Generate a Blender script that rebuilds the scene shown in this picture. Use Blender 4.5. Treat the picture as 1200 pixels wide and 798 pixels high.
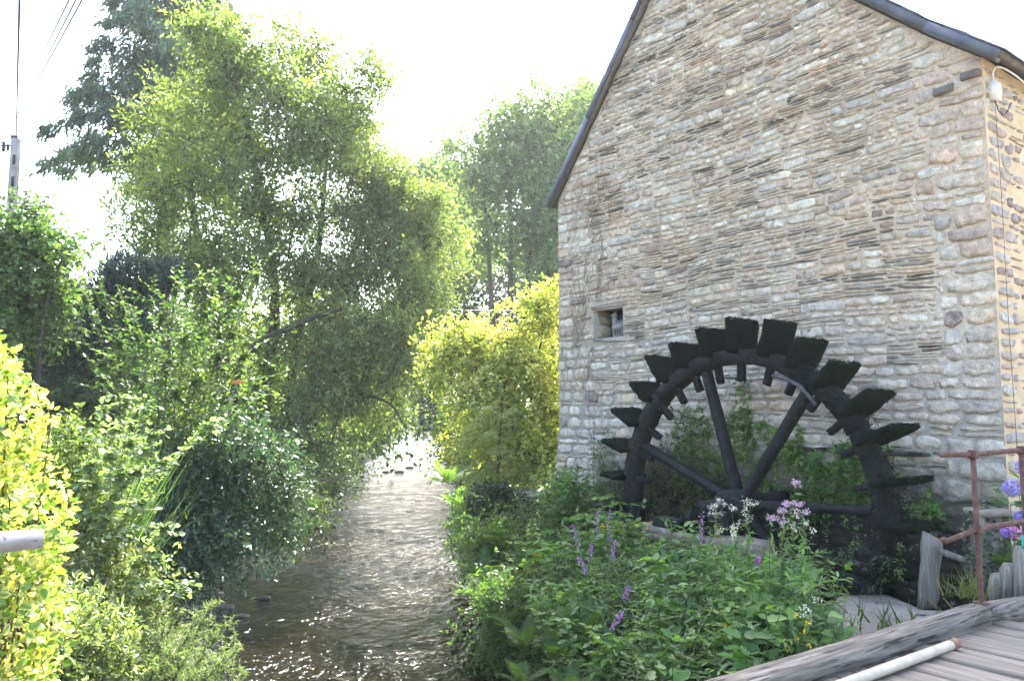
import bpy, math, random
import numpy as np
from mathutils import Vector, Matrix

for _o in list(bpy.data.objects):
    bpy.data.objects.remove(_o, do_unlink=True)
SC = bpy.context.scene
COL = SC.collection
R = math.radians

# ------------------------------------------------------------------ camera
EYE = 1.6                      # eye height above the bridge deck (deck is z = 0)
FPX = 900.0                    # focal length in pixels of the 1200 px wide photograph (27 mm)
PITCH = math.atan(86 / 900)
cam_d = bpy.data.cameras.new('camera')
cam_d.lens = 27.0
cam_d.sensor_width = 36.0
cam_d.clip_end = 3000
cam_d.clip_start = 0.05
cam = bpy.data.objects.new('camera', cam_d)
cam.location = (0, 0, EYE)
cam.rotation_euler = (math.pi / 2 + PITCH, 0, 0)
COL.objects.link(cam)
SC.camera = cam

# ------------------------------------------------------------------ sky, sun, exposure
SUN_AZ = 12.0                  # degrees to the right of straight ahead (+y)
SUN_EL = 47.0
world = bpy.data.worlds.new('World')
SC.world = world
world.use_nodes = True
wn = world.node_tree
bg = wn.nodes['Background']
sky = wn.nodes.new('ShaderNodeTexSky')
sky.sky_type = 'NISHITA'
sky.sun_disc = False
sky.sun_elevation = R(SUN_EL)
sky.sun_rotation = R(SUN_AZ)
sky.air_density = 1.0
sky.dust_density = 3.0
sky.ozone_density = 1.0
wn.links.new(sky.outputs['Color'], bg.inputs['Color'])
bg.inputs['Strength'].default_value = 0.15
sun_d = bpy.data.lights.new('sun', 'SUN')
sun_d.energy = 4.0
sun_d.angle = R(0.53)
sun_d.color = (1.0, 0.95, 0.86)
sun = bpy.data.objects.new('sun', sun_d)
sdir = Vector((math.sin(R(SUN_AZ)) * math.cos(R(SUN_EL)), math.cos(R(SUN_AZ)) * math.cos(R(SUN_EL)), math.sin(R(SUN_EL))))
sun.rotation_euler = (-sdir).to_track_quat('-Z', 'Y').to_euler()
sun.location = (0, 0, 40)
COL.objects.link(sun)
vs = SC.view_settings
vs.view_transform = 'Standard'
vs.look = 'None'
vs.exposure = 2.95
vs.gamma = 1.0
vs.use_curve_mapping = False

# ------------------------------------------------------------------ helpers
rng = np.random.default_rng(7)
random.seed(7)
CAM = np.array([0, 0, EYE])
EE = np.array([.8, .6, 0.0])   # away from the viewer, square to the gable wall
DD = np.array([-.6, .8, 0.0])  # along the gable wall, to the left
ZZ = np.array([0, 0, 1.0])
WALL = 10.0                    # distance of the gable wall plane along EE


def ray(u, v):
    x = (u - 600) / FPX
    y = (399 - v) / FPX
    return np.array([x, math.cos(PITCH) - y * math.sin(PITCH), math.sin(PITCH) + y * math.cos(PITCH)])


def at(u, v, depth):
    r = ray(u, v)
    return CAM + r * (depth / r[1])


def atz(u, v, z):
    r = ray(u, v)
    return CAM + r * ((z - EYE) / r[2])


def atp(u, v, p):
    r = ray(u, v)
    return CAM + r * (p / (r @ EE))


def wpt(s, z, p):
    return EE * p + DD * s + ZZ * z


def nrm(a):
    a = np.asarray(a, float)
    return a / np.maximum(np.linalg.norm(a, axis=-1, keepdims=True), 1e-9)


def link(o, parent=None):
    COL.objects.link(o)
    if parent is not None:
        o.parent = parent
    return o


def origin(p):
    v = np.zeros(3)
    while p is not None:
        v += np.array(p.location)
        p = p.parent
    return v


def mesh_np(name, V, F, tint=None, smooth=False):
    """V (n,3); F = list of integer arrays (m,k), one per face size."""
    V = np.asarray(V, np.float32)
    me = bpy.data.meshes.new(name)
    if not isinstance(F, list) or (len(F) and not isinstance(F[0], np.ndarray)):
        F = group_faces(F)
    F = [np.asarray(f, np.int32) for f in F if len(f)]
    tot = sum(len(f) for f in F)
    loops = np.concatenate([f.ravel() for f in F]) if F else np.zeros(0, np.int32)
    sizes = np.concatenate([np.full(len(f), f.shape[1], np.int32) for f in F]) if F else np.zeros(0, np.int32)
    starts = np.concatenate([[0], np.cumsum(sizes)[:-1]]).astype(np.int32) if tot else sizes
    me.vertices.add(len(V))
    me.vertices.foreach_set('co', V.ravel())
    me.loops.add(len(loops))
    me.loops.foreach_set('vertex_index', loops)
    me.polygons.add(tot)
    me.polygons.foreach_set('loop_start', starts)
    me.polygons.foreach_set('loop_total', sizes)
    if smooth:
        me.polygons.foreach_set('use_smooth', np.ones(tot, bool))
    me.update(calc_edges=True)
    if tint is not None:
        a = me.attributes.new('tint', 'FLOAT_COLOR', 'POINT')
        t = np.ones((len(V), 4), np.float32)
        t[:, :3] = tint
        a.data.foreach_set('color', t.ravel())
    return me


def group_faces(F):
    d = {}
    for f in F:
        d.setdefault(len(f), []).append(f)
    return [np.array(v, np.int32) for v in d.values()]


def obj(name, V, F, mat, parent=None, tint=None, smooth=False, kind=None):
    """one mesh object; V in world coordinates, stored relative to the parent chain"""
    V = np.asarray(V, float)
    loc = np.zeros(3)
    if parent is None:
        mn, mx = V.min(0), V.max(0)
        loc = np.array([(mn[0] + mx[0]) / 2, (mn[1] + mx[1]) / 2, mn[2]])
        me = mesh_np(name, V - loc, F, tint, smooth)
    else:
        me = mesh_np(name, V - origin(parent), F, tint, smooth)
    if mat:
        me.materials.append(mat)
    o = bpy.data.objects.new(name, me)
    o.location = loc
    if kind:
        o['kind'] = kind
    return link(o, parent)


def tag(o, label, cat, group=None):
    o['label'] = label
    o['category'] = cat
    if group:
        o['group'] = group
    return o


def thing(name, label, cat, loc, group=None):
    o = bpy.data.objects.new(name, None)
    o.empty_display_size = 0.2
    o.location = tuple(float(c) for c in loc)
    COL.objects.link(o)
    return tag(o, label, cat, group)


class MB:
    """collects shapes into one vertex / face list"""
    def __init__(self):
        self.V = []
        self.F = []
        self.n = 0

    def add(self, V, F):
        V = np.asarray(V, float)
        self.V.append(V)
        self.F += [tuple(int(i) + self.n for i in f) for f in F]
        self.n += len(V)
        return self

    def box(self, c, ax, ay, az, jit=0.0, sub=None):
        """box with centre c and half-axis vectors"""
        c, ax, ay, az = (np.asarray(q, float) for q in (c, ax, ay, az))
        V = np.array([c + i * ax + j * ay + k * az for k in (-1, 1) for j in (-1, 1) for i in (-1, 1)])
        if jit:
            V = V + rng.normal(0, jit, V.shape)
        F = [(0, 2, 3, 1), (4, 5, 7, 6), (0, 1, 5, 4), (2, 6, 7, 3), (0, 4, 6, 2), (1, 3, 7, 5)]
        return self.add(V, F)

    def tube(self, pts, radii, n=6, cap=True):
        V, F = tube_np(pts, radii, n, cap)
        return self.add(V, F)

    def build(self, name, mat, parent=None, smooth=False, kind=None, tint=None):
        return obj(name, np.concatenate(self.V), group_faces(self.F), mat, parent, tint, smooth, kind)


def tube_np(pts, radii, n=6, cap=True):
    pts = np.asarray(pts, float)
    m = len(pts)
    radii = np.broadcast_to(np.asarray(radii, float), (m,))
    t = np.gradient(pts, axis=0)
    t = nrm(t)
    ref = np.array([0.31, 0.17, 1.0]) if abs(t[:, 2]).mean() < .85 else np.array([1.0, .2, 0.1])
    x = nrm(np.cross(t, ref))
    y = np.cross(t, x)
    a = np.arange(n) * 2 * math.pi / n
    V = (pts[:, None, :] + radii[:, None, None] * (np.cos(a)[None, :, None] * x[:, None, :] + np.sin(a)[None, :, None] * y[:, None, :])).reshape(-1, 3)
    F = []
    for i in range(m - 1):
        for j in range(n):
            k = (j + 1) % n
            F.append((i * n + j, i * n + k, (i + 1) * n + k, (i + 1) * n + j))
    if cap:
        F.append(tuple(range(n - 1, -1, -1)))
        F.append(tuple((m - 1) * n + j for j in range(n)))
    return V, F


def tubes_fast(paths, n=4):
    """paths: list of (pts (m,3), radii (m,)); returns V, quads array"""
    Vs, Fs, off = [], [], 0
    for pts, rad in paths:
        pts = np.asarray(pts, float)
        m = len(pts)
        t = nrm(np.gradient(pts, axis=0))
        ref = np.array([0.31, 0.17, 1.0]) if abs(t[:, 2]).mean() < .85 else np.array([1.0, .2, 0.1])
        x = nrm(np.cross(t, ref))
        y = np.cross(t, x)
        a = np.arange(n) * 2 * math.pi / n
        rad = np.broadcast_to(np.asarray(rad, float), (m,))
        V = (pts[:, None] + rad[:, None, None] * (np.cos(a)[None, :, None] * x[:, None] + np.sin(a)[None, :, None] * y[:, None])).reshape(-1, 3)
        i = np.arange(m - 1)[:, None] * n
        j = np.arange(n)[None]
        k = (j + 1) % n
        q = np.stack([i + j, i + k, i + n + k, i + n + j], -1).reshape(-1, 4) + off
        Vs.append(V)
        Fs.append(q)
        off += len(V)
    return np.concatenate(Vs), [np.concatenate(Fs)]


def smooth_path(pts, n=12):
    """Catmull-Rom through pts"""
    P = np.asarray(pts, float)
    P = np.vstack([2 * P[0] - P[1], P, 2 * P[-1] - P[-2]])
    out = []
    for i in range(1, len(P) - 2):
        for t in np.linspace(0, 1, n, endpoint=False):
            a, b, c, d = P[i - 1], P[i], P[i + 1], P[i + 2]
            out.append(.5 * (2 * b + (c - a) * t + (2 * a - 5 * b + 4 * c - d) * t * t + (3 * b - a - 3 * c + d) * t ** 3))
    out.append(P[-2])
    return np.array(out)


# cheap value noise on numpy arrays
_perm = np.random.default_rng(3).random((64, 64, 64)).astype(np.float32)


def vnoise(p):
    p = np.asarray(p, float)
    i = np.floor(p).astype(int)
    f = p - i
    f = f * f * (3 - 2 * f)
    i = i & 63
    j = (i + 1) & 63
    g = lambda a, b, c: _perm[a, b, c]
    x0, y0, z0 = i[..., 0], i[..., 1], i[..., 2]
    x1, y1, z1 = j[..., 0], j[..., 1], j[..., 2]
    fx, fy, fz = f[..., 0], f[..., 1], f[..., 2]
    a = g(x0, y0, z0) * (1 - fx) + g(x1, y0, z0) * fx
    b = g(x0, y1, z0) * (1 - fx) + g(x1, y1, z0) * fx
    c = g(x0, y0, z1) * (1 - fx) + g(x1, y0, z1) * fx
    d = g(x0, y1, z1) * (1 - fx) + g(x1, y1, z1) * fx
    return (a * (1 - fy) + b * fy) * (1 - fz) + (c * (1 - fy) + d * fy) * fz - 0.5


def fbm(p, oct=3):
    p = np.asarray(p, float)
    return sum(vnoise(p * 2 ** k + 11.3 * k) / 2 ** k for k in range(oct))


# ------------------------------------------------------------------ materials
def new_mat(name):
    m = bpy.data.materials.new(name)
    m.use_nodes = True
    nt = m.node_tree
    nt.nodes.clear()
    out = nt.nodes.new('ShaderNodeOutputMaterial')
    return m, nt, out


def N(nt, typ, **kw):
    n = nt.nodes.new(typ)
    for k, v in kw.items():
        if k in n.inputs.keys():
            n.inputs[k].default_value = v
        else:
            setattr(n, k, v)
    return n


def L(nt, a, b):
    nt.links.new(a, b)


def ramp(nt, fac, stops):
    r = nt.nodes.new('ShaderNodeValToRGB')
    el = r.color_ramp.elements
    while len(el) < len(stops):
        el.new(0.5)
    for e, (p, c) in zip(el, stops):
        e.position = p
        e.color = (*c, 1) if len(c) == 3 else c
    L(nt, fac, r.inputs['Fac'])
    return r.outputs['Color']


def mix(nt, fac, a, b, mode='MIX'):
    m = nt.nodes.new('ShaderNodeMix')
    m.data_type = 'RGBA'
    m.blend_type = mode
    for sock, val in ((m.inputs[0], fac), (m.inputs[6], a), (m.inputs[7], b)):
        if hasattr(val, 'is_linked') or hasattr(val, 'links'):
            L(nt, val, sock)
        elif isinstance(val, (int, float)):
            sock.default_value = val
        else:
            sock.default_value = (*val, 1) if len(val) == 3 else val
    return m.outputs[2]


def coords(nt, stretch=(1, 1, 1), kind='Object', rot=(0, 0, 0)):
    tc = nt.nodes.new('ShaderNodeTexCoord')
    mp = nt.nodes.new('ShaderNodeMapping')
    mp.inputs['Scale'].default_value = stretch
    src = tc.outputs[kind]
    if any(rot):
        m0 = nt.nodes.new('ShaderNodeMapping')
        m0.inputs['Rotation'].default_value = rot
        L(nt, src, m0.inputs['Vector'])
        src = m0.outputs['Vector']
    L(nt, src, mp.inputs['Vector'])
    return mp.outputs['Vector']


def noise(nt, vec, scale, detail=6.0, rough=.55):
    n = nt.nodes.new('ShaderNodeTexNoise')
    n.inputs['Scale'].default_value = scale
    n.inputs['Detail'].default_value = detail
    n.inputs['Roughness'].default_value = rough
    L(nt, vec, n.inputs['Vector'])
    return n.outputs['Fac']


def bump(nt, h, strength=.4, dist=.02):
    b = nt.nodes.new('ShaderNodeBump')
    b.inputs['Strength'].default_value = strength
    b.inputs['Distance'].default_value = dist
    L(nt, h, b.inputs['Height'])
    return b.outputs['Normal']


def principled(nt, out, color, rough=.8, metal=0, normal=None, spec=.3):
    p = nt.nodes.new('ShaderNodeBsdfPrincipled')
    if hasattr(color, 'links'):
        L(nt, color, p.inputs['Base Color'])
    else:
        p.inputs['Base Color'].default_value = (*color, 1)
    if hasattr(rough, 'links'):
        L(nt, rough, p.inputs['Roughness'])
    else:
        p.inputs['Roughness'].default_value = rough
    p.inputs['Metallic'].default_value = metal
    p.inputs['Specular IOR Level'].default_value = spec
    if normal is not None:
        L(nt, normal, p.inputs['Normal'])
    L(nt, p.outputs[0], out.inputs['Surface'])
    return p


def mat_noise(name, stops, scale=6, rough=.85, bstr=.4, bdist=.01, bscale=30, stretch=(1, 1, 1), metal=0, rot=(0, 0, 0), spec=.3, speck=None):
    m, nt, out = new_mat(name)
    v = coords(nt, stretch, rot=rot)
    c = ramp(nt, noise(nt, v, scale), stops)
    if speck:                       # (scale, threshold, colour)
        f = noise(nt, v, speck[0], 4, .6)
        f2 = ramp(nt, f, [(speck[1], (0, 0, 0)), (speck[1] + .06, (1, 1, 1))])
        c = mix(nt, f2, c, speck[2])
    nb = bump(nt, noise(nt, v, bscale, 8, .65), bstr, bdist)
    principled(nt, out, c, rough, metal, nb, spec)
    return m


def mat_tint(name, nscale=9, contrast=.5, rough=.9, bstr=.6, bdist=.012, bscale=28, lichen=.0, stretch=(1, 1, 1)):
    """base colour from the mesh attribute 'tint' broken up with noise, lichen blotches and dark pits"""
    m, nt, out = new_mat(name)
    a = N(nt, 'ShaderNodeAttribute', attribute_name='tint')
    v = coords(nt, stretch, 'Object')
    n1 = noise(nt, v, nscale, 8, .65)
    g = ramp(nt, n1, [(.25, (1 - contrast,) * 3), (.75, (1 + contrast,) * 3)])
    c = mix(nt, 1.0, a.outputs['Color'], g, 'MULTIPLY')
    g2 = ramp(nt, noise(nt, v, nscale * 5.5, 6, .75), [(.32, (.62, .60, .58)), (.55, (1.05, 1.05, 1.05)), (.75, (1.35, 1.33, 1.28))])
    c = mix(nt, .85, c, mix(nt, 1.0, c, g2, 'MULTIPLY'))
    if lichen:
        f = ramp(nt, noise(nt, v, nscale * .9, 8, .75), [(.56, (0, 0, 0)), (.66, (lichen,) * 3)])
        c = mix(nt, f, c, (.52, .50, .45))
        w = ramp(nt, noise(nt, v, nscale * .12, 5, .6), [(.50, (0, 0, 0)), (.66, (.5, .5, .5))])
        c = mix(nt, w, c, mix(nt, 1.0, c, (1.15, .92, .72), 'MULTIPLY'))
        d = ramp(nt, noise(nt, v, nscale * 4.1, 5, .7), [(.60, (0, 0, 0)), (.70, (.6, .6, .6))])
        c = mix(nt, d, c, (.11, .10, .09))
    nb = bump(nt, noise(nt, v, bscale, 9, .72), bstr, bdist)
    principled(nt, out, c, rough, 0, nb, .2)
    return m


def mat_leaf(name, transl=.4, rough=.45, spec=.35, tr=(1.15, 1.3, .5), attr=True, color=(.08, .13, .03), rnd=False):
    m, nt, out = new_mat(name)
    if attr:
        c = N(nt, 'ShaderNodeAttribute', attribute_name='tint').outputs['Color']
    else:
        rg = N(nt, 'ShaderNodeRGB')
        rg.outputs[0].default_value = (*color, 1)
        c = rg.outputs[0]
    if rnd:
        oi = N(nt, 'ShaderNodeObjectInfo')
        g = ramp(nt, oi.outputs['Random'], [(0, (.65, .7, .6)), (1, (1.35, 1.3, 1.2))])
        c = mix(nt, 1.0, c, g, 'MULTIPLY')
    p = N(nt, 'ShaderNodeBsdfPrincipled')
    L(nt, c, p.inputs['Base Color'])
    p.inputs['Roughness'].default_value = rough
    p.inputs['Specular IOR Level'].default_value = spec
    t = N(nt, 'ShaderNodeBsdfTranslucent')
    L(nt, mix(nt, 1.0, c, tr, 'MULTIPLY'), t.inputs['Color'])
    ms = N(nt, 'ShaderNodeMixShader')
    ms.inputs[0].default_value = transl
    L(nt, p.outputs[0], ms.inputs[1])
    L(nt, t.outputs[0], ms.inputs[2])
    L(nt, ms.outputs[0], out.inputs['Surface'])
    return m


M = {}
M['stone'] = mat_tint('rubble stone', 10, .42, .92, 1.0, .02, 30, lichen=.6)
M['mortar'] = mat_noise('lime mortar', [(.28, (.21, .19, .16)), (.5, (.31, .27, .225)), (.72, (.40, .36, .31))], 2.3, .95, .8, .012, 45,
                        speck=(14, .62, (.17, .15, .13)))
M['mortar_warm'] = mat_noise('ochre mortar', [(.3, (.40, .30, .18)), (.7, (.52, .41, .26))], 4, .95, .6, .008, 50)
M['stone_side'] = mat_tint('facade stone', 12, .4, .92, .6, .01, 36, lichen=.15)
M['plaster'] = mat_noise('old lime render', [(.3, (.16, .14, .115)), (.5, (.27, .245, .215)), (.66, (.40, .385, .36))], 6, .95, 1., .02, 18, stretch=(1, 1, .5),
                         speck=(5, .60, (.15, .14, .10)))
M['slate'] = mat_noise('roof slate', [(.3, (.05, .055, .07)), (.7, (.10, .11, .14))], 5, .5, .3, .006, 20)
M['zinc'] = mat_noise('verge slate', [(.3, (.055, .060, .078)), (.7, (.105, .115, .145))], 3, .55, .3, .006, 14)
M['verge_wood'] = mat_noise('verge board', [(.3, (.09, .075, .065)), (.7, (.17, .145, .125))], 8, .85, .4, .006, 30)
M['wet_wood'] = mat_noise('black wet oak', [(.3, (.003, .0028, .0024)), (.52, (.008, .0075, .0068)), (.70, (.034, .031, .029))], 18, .7, 1., .016, 34, stretch=(1, 1, 1), spec=.3)
M['moss_wood'] = mat_noise('mossy oak', [(.3, (.003, .0045, .003)), (.55, (.006, .009, .005)), (.8, (.012, .016, .007))], 9, .95, 1., .02, 40, spec=.1)
M['moss'] = mat_leaf('dark moss', .12, .9, .1)
M['iron'] = mat_noise('old iron strap', [(.3, (.05, .045, .05)), (.7, (.11, .10, .105))], 12, .6, .4, .004, 40, metal=.3)
M['rust'] = mat_noise('rusty iron', [(.3, (.055, .028, .02)), (.55, (.105, .055, .04)), (.75, (.17, .105, .085))], 22, .85, .5, .003, 60)
M['old_timber'] = mat_noise('weathered timber', [(.25, (.05, .042, .033)), (.48, (.145, .122, .098)), (.75, (.30, .265, .22))], 34, .92, 1., .014, 60, stretch=(.07, 1, 1), rot=(0, 0, -.615),
                            speck=(30, .565, (.035, .032, .027)))
M['post_wood'] = mat_noise('grey post wood', [(.25, (.09, .078, .062)), (.5, (.19, .165, .135)), (.75, (.31, .28, .235))], 30, .92, .9, .008, 50, stretch=(1.4, 1.4, .1),
                           speck=(22, .68, (.05, .05, .045)))
M['plank'] = mat_noise('deck plank', [(.25, (.10, .08, .06)), (.5, (.185, .155, .122)), (.75, (.29, .25, .20))], 14, .92, .8, .008, 40, stretch=(2.4, .12, 2.4), rot=(0, 0, -.6435))
M['white_pole'] = mat_noise('chipped white paint', [(.25, (.28, .235, .175)), (.6, (.42, .37, .295))], 9, .6, .3, .003, 30, speck=(17, .66, (.28, .15, .09)))
M['rust_tip'] = mat_noise('rusted pole end', [(.3, (.16, .07, .04)), (.7, (.30, .16, .11))], 18, .85, .4, .003, 50)
M['galv'] = mat_noise('galvanised steel', [(.3, (.16, .16, .165)), (.7, (.27, .27, .275))], 14, .5, .3, .002, 60, metal=.6, speck=(40, .62, (.10, .09, .08)))
M['concrete'] = mat_noise('worn concrete', [(.3, (.15, .125, .095)), (.5, (.225, .19, .15)), (.7, (.30, .26, .21))], 3, .95, .6, .01, 40, speck=(30, .66, (.13, .12, .10)))
M['pole_concrete'] = mat_noise('grey pole', [(.3, (.22, .19, .165)), (.7, (.34, .31, .28))], 5, .9, .3, .006, 30)
M['black'] = mat_noise('black cable', [(.3, (.012, .012, .013)), (.7, (.022, .022, .024))], 10, .6, .1, .001, 50)
M['cream'] = mat_noise('cream plastic', [(.3, (.50, .47, .39)), (.7, (.60, .57, .49))], 6, .5, .1, .001, 50)
M['bark'] = mat_noise('bark', [(.3, (.035, .028, .021)), (.7, (.095, .08, .062))], 7, .95, 1., .02, 18, stretch=(3, 3, .8))
M['bark_red'] = mat_noise('cypress bark', [(.3, (.045, .03, .024)), (.7, (.12, .08, .065))], 7, .95, 1., .02, 18, stretch=(3, 3, .6))
M['twig'] = mat_noise('twigs', [(.3, (.06, .045, .03)), (.7, (.13, .10, .07))], 12, .9, .3, .003, 40)
M['dry'] = mat_noise('dead twigs', [(.3, (.12, .09, .06)), (.7, (.24, .19, .135))], 12, .95, .2, .002, 40)
M['green_stem'] = mat_noise('green stems', [(.3, (.05, .09, .03)), (.7, (.10, .14, .05))], 12, .7, .1, .001, 40)
M['leaf'] = mat_leaf('leaf', .48, .42, .35)
M['leaf_thin'] = mat_leaf('thin leaf', .58, .45, .3, tr=(1.2, 1.3, .5))
M['leaf_gloss'] = mat_leaf('glossy leaf', .3, .3, .5)
M['needle'] = mat_leaf('needle foliage', .22, .55, .25)
M['petal'] = mat_leaf('petals', .35, .6, .2, tr=(1, 1, 1))
M['blue_paint'] = mat_noise('blue enamel', [(.3, (.02, .05, .14)), (.7, (.04, .09, .22))], 8, .35, .1, .002, 30)
M['orange'] = mat_noise('orange plastic', [(.3, (.55, .16, .05)), (.7, (.65, .22, .08))], 8, .5, .1, .002, 30)
M['teal'] = mat_noise('teal cloth', [(.3, (.03, .25, .20)), (.7, (.06, .36, .30))], 8, .8, .2, .003, 40)
M['pale_roof'] = mat_noise('pale painted wood', [(.3, (.17, .155, .14)), (.7, (.26, .24, .22))], 12, .8, .2, .002, 50)
M['dark_hole'] = mat_noise('dark timber backing', [(.3, (.02, .018, .015)), (.7, (.045, .04, .035))], 8, .95, .3, .004, 40)

# ------------------------------------------------------------------ river outline and terrain
WATER = -1.9
_left = [(-9.0, -14), (-3.2, -2), (-2.0, 3), (-2.3, 6)] + [tuple(atz(u, v, WATER)[:2]) for u, v in
         [(262, 798), (225, 715), (255, 665), (335, 625), (372, 580), (414, 556), (447, 532), (468, 514)]]
_right = [(4.5, -14), (2.6, -2), (1.3, 3), (.75, 6)] + [tuple(atz(u, v, WATER)[:2]) for u, v in
          [(592, 798), (578, 745), (556, 700), (542, 650), (534, 605), (530, 565), (527, 535), (512, 510)]]
_far_y = max(_left[-1][1], _right[-1][1])
_left.append((_left[-1][0] - 14, _far_y + 45))
_right.append((_right[-1][0] - 14, _far_y + 50))
_left = np.array(_left)
_right = np.array(_right)


def river_edges(y):
    return np.interp(y, _left[:, 1], _left[:, 0]), np.interp(y, _right[:, 1], _right[:, 0])


def sstep(a, b, x):
    t = np.clip((x - a) / (b - a), 0, 1)
    return t * t * (3 - 2 * t)


def terrain(x, y):
    x = np.asarray(x, float)
    y = np.asarray(y, float)
    le, re = river_edges(y)
    p = x * EE[0] + y * EE[1]
    s = x * DD[0] + y * DD[1]
    # left bank
    dl = le - x
    top_l = -.15 + .35 * sstep(8, 30, dl) + .0 * y
    hl = WATER - .12 + (top_l - WATER + .12) * sstep(-.15, 2.6, dl)
    # right bank
    dr = x - re
    top_r = -.95 + .6 * sstep(9.5, 15, y) + .45 * sstep(1.4, 3.8, x) * (1 - sstep(7.5, 10, y)) + .5 * sstep(17, 30, y)
    hr = WATER - .12 + (top_r - WATER + .12) * sstep(-.1, 1.5, dr)
    # river bed
    mid = np.clip(np.minimum(x - le, re - x) / 1.2, 0, 1)
    bed = WATER - .12 - .26 * mid + .10 * fbm(np.stack([x * .9, y * .9, 0 * x], -1), 3)
    h = np.where(x < le, hl, np.where(x > re, hr, bed))
    h = h + .10 * fbm(np.stack([x * .6, y * .6, 0 * x + 5], -1), 3) * sstep(0, 1, np.maximum(dl, dr))
    # mill race trench beside the wall
    tr = sstep(8.0, 8.25, p) * (1 - sstep(9.5, 9.9, s)) * sstep(2.9, 3.2, s)
    tr = tr * (p < 30)
    h = h * (1 - tr) + (-2.35) * tr
    # road level round the right hand side of the mill and below the deck
    rd = sstep(6.2, 7.4, p) * (1 - sstep(2.75, 2.95, s))
    h = h * (1 - rd) + (-.12) * rd
    # slight uplift far away so that the horizon closes behind trees
    h = h + 3.0 * sstep(90, 260, np.hypot(x, y))
    return h


gx = np.unique(np.concatenate([np.linspace(-600, -60, 14), np.linspace(-60, -14, 38), np.arange(-14, 9, .27), np.linspace(9, 40, 30), np.linspace(40, 600, 14)]))
gy = np.unique(np.concatenate([np.linspace(-300, -20, 8), np.linspace(-20, 1, 22), np.arange(1, 24, .27), np.linspace(24, 60, 70), np.linspace(60, 160, 50), np.linspace(160, 1200, 14)]))
GX, GY = np.meshgrid(gx, gy)
GZ = terrain(GX, GY)
V = np.stack([GX, GY, GZ], -1).reshape(-1, 3)
nx, ny = len(gx), len(gy)
ii, jj = np.meshgrid(np.arange(nx - 1), np.arange(ny - 1))
q = (jj * nx + ii).ravel()
Fg = np.stack([q, q + 1, q + 1 + nx, q + nx], -1)


def mat_ground():
    m, nt, out = new_mat('earth and river bed')
    tc = N(nt, 'ShaderNodeTexCoord')
    v = tc.outputs['Object']
    sep = N(nt, 'ShaderNodeSeparateXYZ')
    geo = N(nt, 'ShaderNodeNewGeometry')
    L(nt, geo.outputs['Position'], sep.inputs[0])
    earth = ramp(nt, noise(nt, v, 1.7, 8, .6), [(.3, (.03, .024, .014)), (.5, (.05, .05, .02)), (.7, (.06, .085, .022))])
    vor = N(nt, 'ShaderNodeTexVoronoi')
    vor.inputs['Scale'].default_value = 5.0
    L(nt, v, vor.inputs['Vector'])
    peb = ramp(nt, vor.outputs['Color'], [(.1, (.012, .009, .005)), (.45, (.03, .022, .011)), (.8, (.065, .05, .026)), (1, (.11, .09, .06))])
    wv = ramp(nt, noise(nt, v, .7, 5, .6), [(.42, (.5, .5, .5)), (.68, (1.3, 1.25, 1.0))])
    peb = mix(nt, 1.0, peb, wv, 'MULTIPLY')
    weed = ramp(nt, noise(nt, v, 1.3, 5, .6), [(.60, (0, 0, 0)), (.68, (.8, .8, .8))])
    peb = mix(nt, weed, peb, (.05, .06, .01))
    f = N(nt, 'ShaderNodeMapRange')
    f.inputs['From Min'].default_value = WATER - .02
    f.inputs['From Max'].default_value = WATER + .10
    L(nt, sep.outputs['Z'], f.inputs['Value'])
    c = mix(nt, f.outputs[0], peb, earth)
    nb = bump(nt, noise(nt, v, 9, 9, .7), .9, .06)
    principled(nt, out, c, .95, 0, nb, .2)
    return m


ground = obj('ground', V, [Fg], mat_ground(), None, smooth=True, kind='structure')

# water sheet, with real ripples close by
def mat_water():
    m, nt, out = new_mat('stream water')
    tc = N(nt, 'ShaderNodeTexCoord')
    mp = N(nt, 'ShaderNodeMapping')
    mp.inputs['Scale'].default_value = (1.0, .62, 1)
    L(nt, tc.outputs['Object'], mp.inputs['Vector'])
    n1 = noise(nt, mp.outputs[0], 2.6, 4, .6)
    n2 = noise(nt, mp.outputs[0], 8.0, 3, .55)
    ad = N(nt, 'ShaderNodeMath', operation='MULTIPLY_ADD')
    ad.inputs[1].default_value = .34
    L(nt, n2, ad.inputs[0])
    L(nt, n1, ad.inputs[2])
    flow = ramp(nt, noise(nt, mp.outputs[0], .55, 3, .55), [(.36, (.42, .42, .42)), (.62, (1, 1, 1))])
    bn = N(nt, 'ShaderNodeBump')
    bn.inputs['Distance'].default_value = .16
    L(nt, flow, bn.inputs['Strength'])
    L(nt, ad.outputs[0], bn.inputs['Height'])
    nb = bn.outputs['Normal']
    gl = N(nt, 'ShaderNodeBsdfGlossy')
    gl.inputs['Roughness'].default_value = .09
    gl.inputs['Color'].default_value = (.92, .95, 1, 1)
    L(nt, nb, gl.inputs['Normal'])
    tr = N(nt, 'ShaderNodeBsdfTransparent')
    tr.inputs['Color'].default_value = (.42, .37, .26, 1)
    fr = N(nt, 'ShaderNodeFresnel')
    fr.inputs['IOR'].default_value = 1.33
    L(nt, nb, fr.inputs['Normal'])
    ms = N(nt, 'ShaderNodeMixShader')
    L(nt, fr.outputs[0], ms.inputs[0])
    L(nt, tr.outputs[0], ms.inputs[1])
    L(nt, gl.outputs[0], ms.inputs[2])
    L(nt, ms.outputs[0], out.inputs['Surface'])
    return m


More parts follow.
